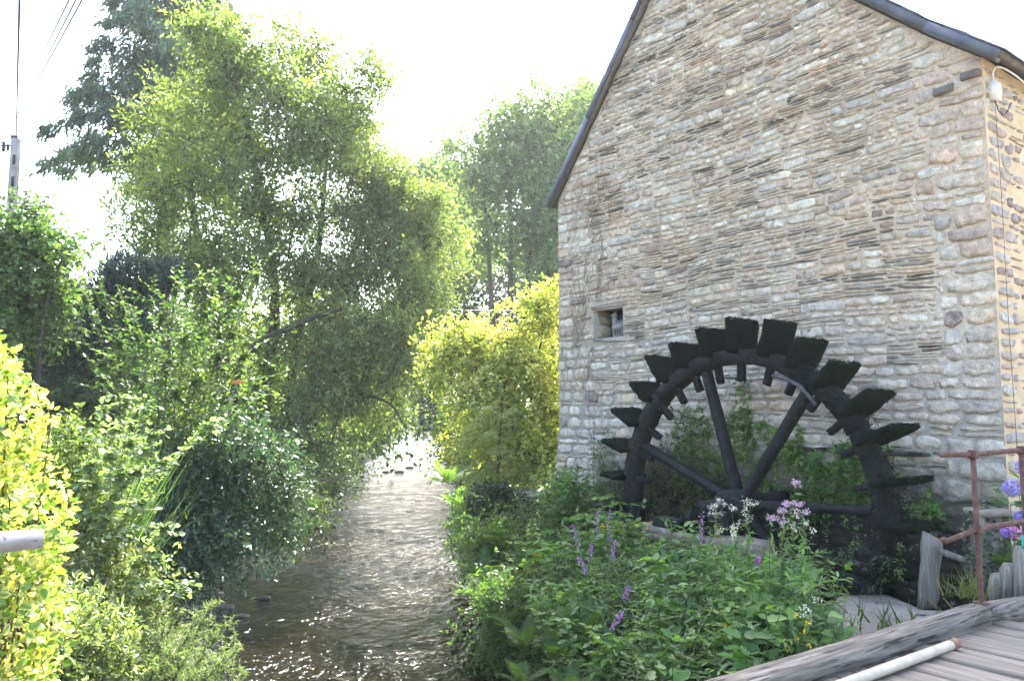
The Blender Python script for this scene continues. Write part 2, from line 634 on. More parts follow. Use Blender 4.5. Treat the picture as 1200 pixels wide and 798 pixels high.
wx = np.unique(np.concatenate([np.arange(-8, 3, .09), np.linspace(-40, -8, 60), np.linspace(3, 8, 10)]))
wy = np.unique(np.concatenate([np.linspace(-14, 8, 20), np.arange(8, 24, .09), np.arange(24, 48, .3), np.linspace(48, 190, 60)]))
WX, WY = np.meshgrid(wx, wy)
wl, wr = river_edges(WY)
amp = .035 * (1 - sstep(30, 60, WY))
WZ = WATER + amp * fbm(np.stack([WX * 1.5, WY * .9, 0 * WX], -1), 3) + .012 * fbm(np.stack([WX * 5, WY * 3.4, 0 * WX + 9], -1), 2) * (WY < 26)
keep = (WX > wl - 1.2) & (WX < wr + 1.2)
V = np.stack([WX, WY, WZ], -1).reshape(-1, 3)
nx, ny = len(wx), len(wy)
ii, jj = np.meshgrid(np.arange(nx - 1), np.arange(ny - 1))
q = (jj * nx + ii).ravel()
Fw = np.stack([q, q + 1, q + 1 + nx, q + nx], -1)
kk = keep.ravel()
Fw = Fw[kk[Fw].all(1)]
used = np.unique(Fw)
rm = np.full(len(V), -1)
rm[used] = np.arange(len(used))
river = obj('river', V[used], [rm[Fw]], mat_water(), None, smooth=True, kind='structure')

# ------------------------------------------------------------------ the mill
S0, S1 = 3.77, 11.76           # corners of the gable along DD
ZB = -2.5                      # foot of the wall in the race
APEX = (8.25, 10.15)
EAVE_L, EAVE_R = 5.93, 5.93
NICHE = (9.97, 10.70, 3.02, 3.57)


def roofline(s):
    s = np.asarray(s, float)
    left = EAVE_L + (S1 - s) * (APEX[1] - EAVE_L) / (S1 - APEX[0])
    # right slope with a flattened kick at the eave
    k = 4.35
    zk = 6.42
    right = np.where(s < k, EAVE_R + (s - S0) * (zk - EAVE_R) / (k - S0), zk + (s - k) * (APEX[1] - zk) / (APEX[0] - k))
    return np.minimum(left, right)


mill = thing('mill_building', 'tall rubble stone watermill with steep slate roof beside the stream', 'building', wpt(S0, -.12, WALL))

# mortar sheet of the gable with the niche left open
ms_, mz_ = np.arange(S0, S1 + .001, .0605), np.arange(ZB, 10.4, .0605)
ms_[-1] = S1
MSg, MZg = np.meshgrid(ms_, mz_)
rl = roofline(MSg)
Zc = np.minimum(MZg, rl)
ctr_s = (MSg[:-1, :-1] + MSg[1:, 1:]) / 2
ctr_z = (MZg[:-1, :-1] + MZg[1:, 1:]) / 2
ok = (MZg[:-1, :-1] < np.maximum(rl[:-1, :-1], rl[:-1, 1:])) & ~((ctr_s > NICHE[0]) & (ctr_s < NICHE[1]) & (ctr_z > NICHE[2]) & (ctr_z < NICHE[3]))
mo = .016 * fbm(np.stack([MSg * 3.2, Zc * 5, 0 * Zc], -1), 3) + .012 * fbm(np.stack([MSg * 11, Zc * 14, 0 * Zc + 4], -1), 2)
_ff = np.clip((MSg - 10.9) / .86, 0, 1) * np.clip(1.35 - Zc, 0, 2.4)
P = EE[None, None] * (WALL + .003 - mo - .06 * _ff)[..., None] + DD[None, None] * (MSg + .085 * _ff)[..., None] + ZZ[None, None] * Zc[..., None]
nx, ny = len(ms_), len(mz_)
ii, jj = np.meshgrid(np.arange(nx - 1), np.arange(ny - 1))
q = (jj * nx + ii)[ok]
Fm = np.stack([q, q + nx, q + nx + 1, q + 1], -1)
_wet_shade = sstep(1.35, .25, Zc + .5 * fbm(np.stack([MSg * 1.2, Zc * 1.2, 0 * Zc + 2], -1), 2)) * sstep(11.0, 9.9, MSg)  # damp together with the race pit's shade, painted into the pointing colour
_up = sstep(1.0, 4.0, Zc)[..., None]
mt_ = np.array([.33, .31, .285]) * (1 - _up) + np.array([.40, .335, .265]) * _up
mt_ = mt_ * (1 + .35 * fbm(np.stack([MSg * .9, Zc * .9, 0 * Zc + 6], -1), 3))[..., None]
mt_ = mt_ * np.array([1.10, 1.05, .98])
mt_ = mt_ * (1 - .93 * _wet_shade[..., None]) + np.array([.012, .012, .009]) * _wet_shade[..., None]
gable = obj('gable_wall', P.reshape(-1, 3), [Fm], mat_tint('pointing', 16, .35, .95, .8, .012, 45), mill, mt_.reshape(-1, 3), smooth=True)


def warp(s, z):
    """gentle undulation of the courses"""
    return s + .03 * np.sin(z * 2.7 + s * .6), z + .028 * np.sin(s * .85 + z * .7) + .014 * np.sin(s * 2.6 + 1.7 * z)


PAL = np.array([(.36, .32, .27), (.40, .37, .32), (.34, .30, .255), (.38, .315, .255), (.35, .275, .22), (.42, .39, .345), (.31, .285, .26), (.40, .345, .27), (.30, .24, .205), (.44, .41, .35)])


def stone_mesh(sa, sb, za, zb, prot, seed, col, fn, top=None, dz=True):
    """one rough stone face on a wall; fn maps (s, z, out) arrays to world"""
    r = np.random.default_rng(seed)
    w, h = sb - sa, zb - za
    na = 8 if w > .34 else (7 if w > .16 else 5)
    nb = 6 if h > .12 else (5 if h > .07 else 4)
    ea, eb_ = min(.3, .010 / w * 2), min(.36, .008 / h * 2)
    a = np.concatenate([[-1], np.linspace(-1 + ea, 1 - ea, na - 2), [1]])
    b = np.concatenate([[-1], np.linspace(-1 + eb_, 1 - eb_, nb - 2), [1]])
    A, B = np.meshgrid(a, b)
    # outline: irregular, corners pulled in
    ca = 1 - .10 * r.random(4)
    cb = 1 - .16 * r.random(4)
    wa = ((1 - A) * (1 - B) * ca[0] + (1 + A) * (1 - B) * ca[1] + (1 + A) * (1 + B) * ca[2] + (1 - A) * (1 + B) * ca[3]) / 4
    wb = ((1 - A) * (1 - B) * cb[0] + (1 + A) * (1 - B) * cb[1] + (1 + A) * (1 + B) * cb[2] + (1 - A) * (1 + B) * cb[3]) / 4
    wb = wb * (1 - (.65 if h < .065 else .22) * abs(A) ** 4) * (1 + .10 * np.sin(A * r.uniform(1, 4) + r.uniform(0, 6)))
    wa = wa * (1 - .10 * abs(B) ** 3)
    edge = np.maximum(abs(A), abs(B))
    js, jz = r.normal(0, .03, A.shape) * min(w, .3), r.normal(0, .06, A.shape) * h
    js[0], js[-1], jz[0], jz[-1] = js[1], js[-2], jz[1], jz[-2]
    js[:, 0], js[:, -1], jz[:, 0], jz[:, -1] = js[:, 1], js[:, -2], jz[:, 1], jz[:, -2]
    rot_ = r.normal(0, .03)
    S = sa + w / 2 + A * w / 2 * wa + js
    Z = za + h / 2 + B * h / 2 * wb + jz + rot_ * A * w / 2
    O = np.where(edge > .99, -.03, prot * (1 + .45 * r.normal(0, 1, A.shape)))
    O += (edge < .99) * .25 * prot * (A * r.normal() + B * r.normal())
    S, Z = warp(S, Z)
    if top is not None:
        Z = np.minimum(Z, top(S) - .02)
    P = fn(S, Z, O)
    ii, jj = np.meshgrid(np.arange(na - 1), np.arange(nb - 1))
    q = (jj * na + ii).ravel()
    F = np.stack([q, q + na, q + na + 1, q + 1], -1)
    t = col[None] * (1 + .10 * r.normal(0, 1, (na * nb, 1)))
    return P.reshape(-1, 3), F, np.clip(t, .004, .7)


def layout(s0, s1, z0, z1, topf, r, lower=2.0, skip=None):
    """random rubble: bands cut into chunks, each chunk filled by blocks or by packs of thin slate"""
    out = []
    z = z0
    while z < z1:
        low = z < lower
        H = r.uniform(.40, .66)
        s = s0
        first = True
        while s < s1 - .02:
            Wc = r.uniform(.45, 1.3)
            if first:
                Wc = r.uniform(.45, .95)
            if s1 - (s + Wc) < .28:
                Wc = s1 - s
            quoin = first or s + Wc > s1 - .01
            hs = []
            while sum(hs) < H:
                q_ = r.random()
                if quoin:
                    hs.append(r.uniform(.15, .27) if q_ < .75 else r.uniform(.08, .12))
                elif low:
                    hs.append(r.uniform(.14, .25) if q_ < .6 else (r.uniform(.07, .12) if q_ < .85 else r.uniform(.035, .055)))
                elif q_ < .36:
                    hs += list(r.uniform(.034, .06, r.integers(1, 4)))
                elif q_ < .72:
                    hs.append(r.uniform(.065, .11))
                else:
                    hs.append(r.uniform(.11, .19))
            hs = np.array(hs)
            hs = hs / hs.sum() * H
            zz = z
            for h in hs:
                x = s + (0 if first else r.uniform(-.07, .03))
                slate = h < .062
                while x < s + Wc - .005:
                    w = r.uniform(.2, .6) if slate else h * r.uniform(1.2, 4.0)
                    w = min(max(w, .09), .62)
                    if quoin and not slate:
                        w = r.uniform(.3, .6)
                    if s + Wc - (x + w) < .08:
                        w = s + Wc - x
                    g = .005 if slate else .010
                    out.append((x + g, x + w - g, zz + g * .55, zz + h - g * .55, slate, quoin))
                    x += w
                zz += h
            s += Wc
            first = False
        z += H
    res = []
    for t in out:
        cs, cz = (t[0] + t[1]) / 2, (t[2] + t[3]) / 2
        if cz > topf(cs) - .03:
            continue
        if skip and skip(t):
            continue
        res.append(t)
    return res


def flare(S, Z):
    f = np.clip((S - 10.9) / .86, 0, 1) * np.clip(1.35 - Z, 0, 2.4)
    return S + .085 * f, .06 * f


def gable_fn(S, Z, O):
    S, f_ = flare(S, Z)
    O = O + f_
    return EE * (WALL - O)[..., None] + DD * S[..., None] + ZZ * Z[..., None]


def niche_skip(t):
    return t[0] < NICHE[1] + .02 and t[1] > NICHE[0] - .02 and t[2] < NICHE[3] + .14 and t[3] > NICHE[2] - .03


rs = np.random.default_rng(21)
cells = layout(S0, S1, ZB, 10.3, roofline, rs, 2.1, niche_skip)
stones = []
for i, (sa, sb, za, zb, slate, quoin) in enumerate(cells):
    cz, cs = (za + zb) / 2, (sa + sb) / 2
    c = PAL[rs.integers(len(PAL))].copy()
    up = float(sstep(1.5, 4.5, cz))
    c = c * (.45 + .55 * up) + np.array([.39, .36, .315]) * (1 - .45 - .55 * up)
    c *= rs.uniform(.95, 1.3)
    if slate and rs.random() < .40:
        c = np.array([.13, .124, .118]) * rs.uniform(.6, 2.0)
    elif rs.random() < .025:
        c = np.array([.24, .205, .19]) * rs.uniform(.8, 1.3)
    if cs > 10.6 and cz < 1.2 and rs.random() < .5:
        c = np.array([.46, .44, .41]) * rs.uniform(.85, 1.1)     # old whitewash
    # algae and damp, plus the pit's shade painted into the stone colour
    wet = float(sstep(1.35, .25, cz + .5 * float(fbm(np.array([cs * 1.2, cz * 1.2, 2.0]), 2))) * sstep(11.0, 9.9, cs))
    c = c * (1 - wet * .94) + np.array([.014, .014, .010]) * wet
    c = c * np.array([1.14, 1.08, 1.0])
    prot = rs.uniform(.008, .022) if not slate else rs.uniform(.008, .022)
    if cz < 2.1:
        prot *= 1.25
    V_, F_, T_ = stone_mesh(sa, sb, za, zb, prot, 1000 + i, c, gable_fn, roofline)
    d = wpt(cs, cz, WALL) - CAM
    area = (sb - sa) * (zb - za) / (d @ d)
    if cz < -.3:
        area *= .2
    stones.append((area, V_, F_, T_))
stones.sort(key=lambda t: -t[0])
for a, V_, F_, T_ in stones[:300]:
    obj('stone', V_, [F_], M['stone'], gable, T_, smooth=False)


def join_stuff(name, lst, mat, parent):
    Vs, Fs, Ts, off = [], [], [], 0
    for a, V_, F_, T_ in lst:
        Vs.append(V_)
        Fs.append(F_ + off)
        Ts.append(T_)
        off += len(V_)
    return obj(name, np.concatenate(Vs), [np.concatenate(Fs)], mat, parent, np.concatenate(Ts), kind='stuff')


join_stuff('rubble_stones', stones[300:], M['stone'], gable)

# right hand facade, ochre pointing and flatter stones
LEN = 9.0


def side_fn(S, Z, O):            # S runs along EE away from the corner
    return DD * (S0 - O)[..., None] + EE * (WALL + S)[..., None] + ZZ * Z[..., None]


fs, fz = np.arange(0, 2.45, .06), np.arange(-.3, 6.0, .06)
FS, FZ = np.meshgrid(fs, fz)
mo = .01 * fbm(np.stack([FS * 4, FZ * 5, 0 * FZ + 3], -1), 3)
Ps = side_fn(FS, FZ, mo).reshape(-1, 3)
nx, ny = len(fs), len(fz)
ii, jj = np.meshgrid(np.arange(nx - 1), np.arange(ny - 1))
q = (jj * nx + ii).ravel()
Fs_ = np.stack([q, q + 1, q + nx + 1, q + nx], -1)
b0 = len(Ps)
far = np.array([side_fn(np.array(a), np.array(z), np.array(0.)) for a, z in [(2.34, -.3), (LEN, -.3), (LEN, 6.0), (2.34, 6.0)]])
facade = obj('facade_wall', np.vstack([Ps, far]), [np.vstack([Fs_, [[b0, b0 + 1, b0 + 2, b0 + 3]]])], M['mortar_warm'], mill, smooth=True)
r2 = np.random.default_rng(5)
side_st = []
k = 0
for t in layout(0.0, 2.4, -.2, 5.85, lambda s: 5.9, r2, 0.5):
    sa, sb, za, zb, slate, quoin = t
    if sb - sa < .1 or (slate and r2.random() < .75):
        continue
    g = .022 if not slate else .012
    if zb - za < .03 + g:
        continue
    c = PAL[r2.integers(len(PAL))] * r2.uniform(.65, 1.0) * np.array([.95, .95, 1.0])
    if quoin and sa < .2:
        sa -= .0
        c = PAL[r2.integers(len(PAL))] * .95
    V_, F_, T_ = stone_mesh(sa + g, sb - g, za + g * .7, zb - g * .7, .022, 9000 + k, c, side_fn)
    F_ = F_[:, ::-1]
    side_st.append(((sb - sa) * (zb - za) / (1 + sa), V_, F_, T_))
    k += 1
side_st.sort(key=lambda t: -t[0])
for a, V_, F_, T_ in side_st[:90]:
    obj('stone', V_, [F_], M['stone_side'], facade, T_)
if len(side_st) > 90:
    join_stuff('small_stones', side_st[90:], M['stone_side'], facade)

# stream side wall and back wall
b = MB()
b.box(wpt(S1 - .3, 1.7, WALL + LEN / 2 + .05), EE * (LEN / 2 - .06), DD * .29, ZZ * 4.18)
b.build('stream_side_wall', M['mortar'], mill)
b = MB()
bs = np.linspace(S0 + .02, S1 - .02, 24)
Vb = [wpt(s, -1, WALL + LEN) for s in bs] + [wpt(s, float(roofline(s)), WALL + LEN) for s in bs]
b.add(Vb, [(i, i + 1, i + 25, i + 24) for i in range(23)])
b.build('rear_wall', M['mortar'], mill)

# niche: reveals, lintel, sill
n0, n1, nz0, nz1 = NICHE
b = MB()
dpt = .5
b.box(wpt(n1 + .05, (nz0 + nz1) / 2, WALL + dpt / 2 + .02), EE * dpt / 2, DD * .05, ZZ * (nz1 - nz0) / 2)
b.box(wpt(n0 - .05, (nz0 + nz1) / 2, WALL + dpt / 2 + .02), EE * dpt / 2, DD * .05, ZZ * (nz1 - nz0) / 2)
b.box(wpt((n0 + n1) / 2, nz0 - .05, WALL + dpt / 2 + .02), EE * dpt / 2, DD * .46, ZZ * .049)
b.box(wpt((n0 + n1) / 2, nz1 + .06, WALL + dpt / 2 + .06), EE * (dpt / 2 - .04), DD * .46, ZZ * .055)
niche = b.build('niche', M['plaster'], mill)
MB().box(wpt((n0 + n1) / 2, (nz0 + nz1) / 2, WALL + dpt + .03), EE * .015, DD * .45, ZZ * .4).build('niche_back', M['dark_hole'], niche)
V_, F_, T_ = stone_mesh(n0 - .18, n1 + .13, nz1 + .005, nz1 + .13, .03, 77, np.array([.33, .29, .25]), gable_fn)
obj('lintel', V_, [F_], M['stone'], niche, T_)
V_, F_, T_ = stone_mesh(n0 - .05, n1 + .08, nz0 - .06, nz0 - .005, .03, 78, np.array([.2, .19, .18]), gable_fn)
obj('sill', V_, [F_], M['stone'], niche, T_)
for k, (za, zb) in enumerate([(nz0, nz0 + .26), (nz0 + .27, nz0 + .42), (nz0 + .43, nz1)]):      # stones of the left reveal
    def rev_fn(S, Z, O):
        return DD * (n1 - .004 - O)[..., None] + EE * (WALL + S)[..., None] + ZZ * Z[..., None]
    V_, F_, T_ = stone_mesh(.02, .47, za + .005, zb - .005, .015, 300 + k, np.array([.36, .30, .2]) * rs.uniform(.8, 1.1), rev_fn)
    obj('reveal_stone', V_, [F_[:, ::-1]], M['stone'], niche, T_)

# stone ledge above the race, right part
for k, (s_, w_, z_) in enumerate([(4.15, .36, .60), (5.05, .45, 1.12), (5.82, .33, 1.13), (6.4, .26, 1.12)]):
    V_, F_, T_ = stone_mesh(s_ - w_, s_ + w_, z_ - .05, z_ + .035, .075, 410 + k, np.array([.10, .095, .08]) if k else np.array([.17, .165, .13]), gable_fn)
    obj('ledge_stone', V_, [F_], M['stone'], gable, T_)

# roof: two slopes with slate courses, verge boards and slate verge strips
roof_in = MB()
OV = .14                                   # overhang in front of the gable
prof_l = [(S1 + .16, EAVE_L - .10), (APEX[0], APEX[1] + .12)]
prof_r = [(APEX[0], APEX[1] + .12), (4.35, 6.42 + .10), (S0 - .22, EAVE_R - .10)]
roof = None


def slope(pa, pb, name):
    (sa, za), (sb, zb) = pa, pb
    d2 = np.array([sb - sa, zb - za])
    ln = np.hypot(*d2)
    n2 = np.array([-d2[1], d2[0]]) / ln
    if n2[1] < 0:
        n2 = -n2
    m = MB()
    c0 = wpt((sa + sb) / 2 + n2[0] * .04, (za + zb) / 2 + n2[1] * .04, WALL + LEN / 2)
    ax = (DD * d2[0] + ZZ * d2[1]) / 2
    up = (DD * n2[0] + ZZ * n2[1])
    m.box(c0, EE * (LEN / 2 + OV - .02), ax, up * .035)
    base = m.build('slope', M['verge_wood'], roof)
    return c0, ax, up, ln, base


roof = MB().box(wpt(APEX[0], APEX[1] + .24, WALL + LEN / 2), EE * (LEN / 2 + OV), DD * .12, ZZ * .05).build('roof', M['slate'], mill)
for pa, pb in [(prof_l[0], prof_l[1]), (prof_r[1], prof_r[0]), (prof_r[2], prof_r[1])]:
    c0, ax, up, ln, base = slope(pa, pb, 'slope')
    # slate courses
    nrow = max(2, int(ln / .22))
    m = MB()
    u = nrm(ax)
    for r_ in range(nrow):
        t = -1 + 2 * (r_ + .5) / nrow
        c = c0 + ax * t + up * .055
        m.box(c, EE * (LEN / 2 + OV), u * (ln / nrow / 2 + .03), up * .012 + u * 0, jit=.003)
    m.build('slate_course', M['slate'], base)
    # verge strip on the gable edge
    vg = MB()
    npz = max(1, int(ln / 1.9))
    for r_ in range(npz):
        t = -1 + 2 * (r_ + .5) / npz
        c = c0 + ax * t + EE * (-LEN / 2 - OV - .012) - up * .025
        vg.box(c, EE * .012, u * (ln / npz / 2 - .002), up * .058, jit=.0008)
    vg.build('verge_strip', M['zinc'], base)
    vb = MB()
    vb.box(c0 - up * .075 + EE * (-LEN / 2 - OV / 2 + .0), EE * (OV / 2 - .01), ax * .998, up * .022)
    vb.build('soffit', M['verge_wood'], base)
# dark corbel slates under the right eave corner
b = MB()
b.box(wpt(S0 + .12, EAVE_R - .18, WALL), EE * .05, DD * .11, ZZ * .05, jit=.006)
b.box(wpt(S0 + .45, EAVE_R - .26, WALL), EE * .045, DD * .12, ZZ * .05, jit=.006)
b.build('corbel_slate', M['verge_wood'], mill)

# junction box and its wires on the corner
jb = thing('junction_box', 'small cream cable box fixed under the eave at the mill corner', 'junction box', wpt(S0 - .06, 5.40, WALL + .16))
MB().box(wpt(S0 - .06, 5.52, WALL + .16), EE * .075, DD * .05, ZZ * .11, jit=.002).build('casing', M['cream'], jb)
c0 = wpt(S0 - .06, 5.63, WALL + .16)
MB().tube(smooth_path([c0, c0 + ZZ * .14, c0 + ZZ * .2 + EE * .06 - DD * .05, c0 + ZZ * .16 + EE * .5 - DD * .1, c0 + ZZ * .05 + EE * 1.6 - DD * .08], 8), .012, 6).build('conduit', M['cream'], jb, smooth=True)
c1 = wpt(S0 - .06, 5.41, WALL + .16)
MB().tube(smooth_path([c1, c1 - ZZ * .12 + EE * .12, c1 - ZZ * .1 + EE * .3, c1 + ZZ * .1 + EE * .5], 8), .006, 5).build('loose_wire', M['black'], jb, smooth=True)
MB().tube(smooth_path([c1, c1 - ZZ * 1.2 + EE * .02, c1 - ZZ * 2.6, c1 - ZZ * 4.2 + EE * .02], 6), .0035, 5).build('down_wire', M['iron'], jb, smooth=True)

# miniature chapel in the niche
cp = thing('miniature_chapel', 'tiny grey model chapel with a pointed spire inside the wall niche', 'model house', wpt(10.2, nz0 + .0, WALL + .22))


def chp(a, b_, c_):               # a to the right along the wall, b_ inwards, c_ up
    return wpt(10.2 - a, nz0 + .004 + c_, WALL + .2 + b_)


b = MB()
b.add([chp(-.10, -.1, 0), chp(.12, -.1, 0), chp(.12, .1, 0), chp(-.10, .1, 0), chp(-.10, -.1, .19), chp(.12, -.1, .19), chp(.12, .1, .19), chp(-.10, .1, .19), chp(-.10, 0, .32), chp(.12, 0, .32)],
      [(0, 1, 5, 4), (1, 2, 6, 9, 5), (2, 3, 7, 6), (3, 0, 4, 8, 7), (0, 3, 2, 1)])
b.build('nave', M['pale_roof'], cp)
b = MB()
b.add([chp(-.13, -.13, .17), chp(.15, -.13, .17), chp(.15, 0, .335), chp(-.13, 0, .335), chp(.15, .13, .17), chp(-.13, .13, .17)], [(0, 1, 2, 3), (3, 2, 4, 5)])
b.build('roof', M['pale_roof'], cp)
tw = MB()
tw.box(chp(-.13, -.02, .2), (chp(.04, 0, 0) - chp(0, 0, 0)), (chp(0, .04, 0) - chp(0, 0, 0)), ZZ * .2)
tw.build('tower', M['pale_roof'], cp)
sp = MB()
sp.add([chp(-.19, -.08, .4), chp(-.07, -.08, .4), chp(-.07, .04, .4), chp(-.19, .04, .4), chp(-.13, -.02, .52)], [(0, 1, 4), (1, 2, 4), (2, 3, 4), (3, 0, 4), (0, 3, 2, 1)])
sp.build('spire', M['pale_roof'], cp)
for k, a in enumerate((-.05, .01, .07)):
    MB().box(chp(a, -.104, .1), chp(.014, 0, 0) - chp(0, 0, 0), chp(0, .003, 0) - chp(0, 0, 0), ZZ * .04).build('window', M['dark_hole'], cp)

# ------------------------------------------------------------------ water wheel
HS, HZ, HP = 6.66, .37, 8.9          # hub: along the wall, height, distance
wheel = thing('water_wheel', 'large black mossy wooden water wheel against the mill gable', 'water wheel', wpt(HS, HZ - 2.7, HP))


def wp(rad, ang, p):                 # ang in degrees, 0 to the right, 90 up
    a = math.radians(ang)
    return EE * (HP + p) + DD * (HS - rad * math.cos(a)) + ZZ * (HZ + rad * math.sin(a))


R0, R1 = 1.92, 2.12
spoke_ang = [3 + 51.43 * k for k in range(7)]
for k in range(7):
    a0, a1 = spoke_ang[k] - 24, spoke_ang[k] + 51.43 - 24.5
    m = MB()
    na = 12
    ring = []
    for i in range(na + 1):
        a = a0 + (a1 - a0) * i / na
        for rr, pp in ((R0, -.12), (R1, -.12), (R1, .12), (R0, .12)):
            ring.append(wp(rr + rng.normal(0, .006), a, pp + rng.normal(0, .004)))
    F = []
    for i in range(na):
        for j in range(4):
            l = (j + 1) % 4
            F.append((i * 4 + j, i * 4 + l, (i + 1) * 4 + l, (i + 1) * 4 + j))
    F += [(3, 2, 1, 0), (na * 4, na * 4 + 1, na * 4 + 2, na * 4 + 3)]
    m.add(ring, F)
    m.build('felloe', M['wet_wood'], wheel)
for a in spoke_ang:
    m = MB()
    ar = math.radians(a)
    rd = -DD * math.cos(ar) + ZZ * math.sin(ar)
    tg = np.cross(EE, rd)
    c = wp(1.05, a, 0)
    V_ = []
    for t in np.linspace(.15, 1.9, 8):
        w_ = .055 + rng.normal(0, .004)
        for i, j in ((-1, -1), (1, -1), (1, 1), (-1, 1)):
            V_.append(wp(t, a, .07 * j) + tg * w_ * i)
    F = []
    for i in range(7):
        for j in range(4):
            l = (j + 1) % 4
            F.append((i * 4 + j, i * 4 + l, (i + 1) * 4 + l, (i + 1) * 4 + j))
    m.add(V_, F)
    m.build('spoke', M['wet_wood'], wheel)
m = MB()
m.tube([wp(0, 0, p) for p in (-.34, -.33, .28, .29)], [.16, .21, .21, .16], 14)
m.build('hub', M['wet_wood'], wheel)
m = MB()
m.tube([wp(0, 0, p) for p in (-.80, -.3, .5, 1.09)], [.10, .12, .13, .13], 12)
m.build('axle', M['wet_wood'], wheel, smooth=True)

BLADE_T = np.array([(-.5, 0, 0), (.5, 0, 0), (.35, .5, .04), (-.35, .5, .04), (0, 1, .0)])


def scatter(T, TF, P, Y, Nn, sc, wid=None):
    """copies of a template (x side, y along, z normal) at P; returns V, faces"""
    P, Y = np.asarray(P, float), nrm(Y)
    X = nrm(np.cross(Y, Nn))
    Z = np.cross(X, Y)
    sc = np.broadcast_to(np.asarray(sc, float), (len(P),))
    wd = sc if wid is None else np.broadcast_to(np.asarray(wid, float), (len(P),))
    T = np.asarray(T, float)
    V = P[:, None] + wd[:, None, None] * T[None, :, 0:1] * X[:, None] + sc[:, None, None] * (T[None, :, 1:2] * Y[:, None] + T[None, :, 2:3] * Z[:, None])
    off = (np.arange(len(P)) * len(T))[:, None, None]
    F = [(np.asarray(f)[None] + off).reshape(-1, np.asarray(f).shape[1]) for f in TF]
    return V.reshape(-1, 3), F


def rep_tint(t, k):
    return np.repeat(t, k, axis=0)


NP = 29
for k in range(NP):
    a = 12.2 + k * 360 / NP
    aa = a % 360
    tilt = rng.normal(0, 1.2)
    a += tilt * .4
    ar = math.radians(a)
    rd = -DD * math.cos(ar) + ZZ * math.sin(ar)
    tg = np.cross(EE, rd)
    r_in, r_out = 2.06, 2.49 + rng.uniform(-.05, .06)
    pw = .325
    na, nb = 8, 6
    V_, F_ = [], []
    pr = rng.normal(0, .014, na)
    for side in (-1, 1):
        for i in range(nb):
            for j in range(na):
                u = j / (na - 1) * 2 - 1
                t = i / (nb - 1)
                rr = r_in + (r_out - r_in) * t + (pr[j] if i == nb - 1 else 0)
                pu = u * pw + (rng.normal(0, .010) if j in (0, na - 1) else 0)
                V_.append(wp(rr, a, pu) + tg * (side * (.026 + .018 * rng.random())))
    n1_ = na * nb
    for i in range(nb - 1):
        for j in range(na - 1):
            q0 = i * na + j
            F_.append((q0, q0 + 1, q0 + na + 1, q0 + na))
            F_.append((n1_ + q0, n1_ + q0 + na, n1_ + q0 + na + 1, n1_ + q0 + 1))
    bd = [j for j in range(na)] + [i * na + na - 1 for i in range(1, nb)] + [(nb - 1) * na + j for j in range(na - 2, -1, -1)] + [i * na for i in range(nb - 2, 0, -1)]
    for i in range(len(bd)):
        x, y = bd[i], bd[(i + 1) % len(bd)]
        F_.append((x, n1_ + x, n1_ + y, y))
    pd = MB().add(V_, F_).build('paddle', M['moss_wood'], wheel)
    # shank through the felloe
    m = MB()
    m.box(wp(1.90, a, 0), EE * .045, tg * .04, rd * .22, jit=.004)
    m.build('shank', M['wet_wood'], pd)
    if aa < 200 or aa > 340:
        nbld = 420
        u = rng.uniform(-1, 1, nbld) * pw
        t = rng.random(nbld) ** .7
        sd = rng.choice([-1, 1], nbld)
        eg = rng.random(nbld) < .4
        t = np.where(eg, 1.0, t)
        rr = r_in + (r_out - r_in) * t
        ctr = EE[None] * (HP + u)[:, None] + DD * HS + ZZ * HZ + rd[None] * rr[:, None] + tg[None] * (sd * np.where(eg, rng.random(nbld) * .03, .032))[:, None]
        dirv = nrm(np.where(eg, 1, .25)[:, None] * (rd + .25 * ZZ)[None] + tg[None] * (sd * np.where(eg, .2, .7))[:, None] - ZZ * .25 + rng.normal(0, .4, (nbld, 3)))
        Vm, Fm_ = scatter(BLADE_T, [np.array([(0, 1, 2, 3)]), np.array([(3, 2, 4)])], ctr, dirv, rng.normal(0, 1, (nbld, 3)), rng.uniform(.014, .042, nbld), .014)
        tc = np.array([.012, .017, .007]) * rng.uniform(.5, 1.9, (nbld, 1)) + np.array([.010, .010, 0]) * (rng.random((nbld, 1)) < .12)
        obj('moss_tufts', Vm, Fm_, M['moss'], pd, rep_tint(tc, 5), kind='stuff')
# bent iron strap on the rim
sa_ = [wp(2.0 - .14 + .05 * math.sin((a - 46) / 22 * 3.14), a, -.19) for a in np.linspace(46, 68, 9)]
MB().tube(sa_, .028, 6).build('iron_strap', M['iron'], wheel, smooth=True)
# hanging moss under the right part of the rim
nh = 1600
ang = rng.uniform(-30, 62, nh)
pp = HP + rng.uniform(-.2, .2, nh)
rr = rng.uniform(1.95, 2.2, nh)
ar = np.radians(ang)
ctr = EE * pp[:, None] + DD * (HS - rr * np.cos(ar))[:, None] + ZZ * (HZ + rr * np.sin(ar))[:, None]
dirv = nrm(np.array([0, 0, -.5]) + rng.normal(0, .55, (nh, 3)))
Vm, Fm_ = scatter(BLADE_T, [np.array([(0, 1, 2, 3)]), np.array([(3, 2, 4)])], ctr, dirv, rng.normal(0, 1, (nh, 3)), rng.uniform(.05, .2, nh), .014)
tc = np.array([.007, .010, .005]) * rng.uniform(.5, 2.0, (nh, 1))
obj('hanging_moss', Vm, Fm_, M['moss'], wheel, rep_tint(tc, 5), kind='stuff')

# outer race wall that carries the wheel bearing
race = thing('race_wall', 'low rough stone wall of the wheel race among the flowers', 'wall', wpt(7.4, -2.2, 8.2))
z_top = atp(830, 628, 8.15)[2]
MB().box(wpt(6.75, (z_top - .08 - 2.4) / 2, 8.2), EE * .17, DD * .9, ZZ * ((z_top - .08 + 2.4) / 2)).build('core', M['mortar'], race)


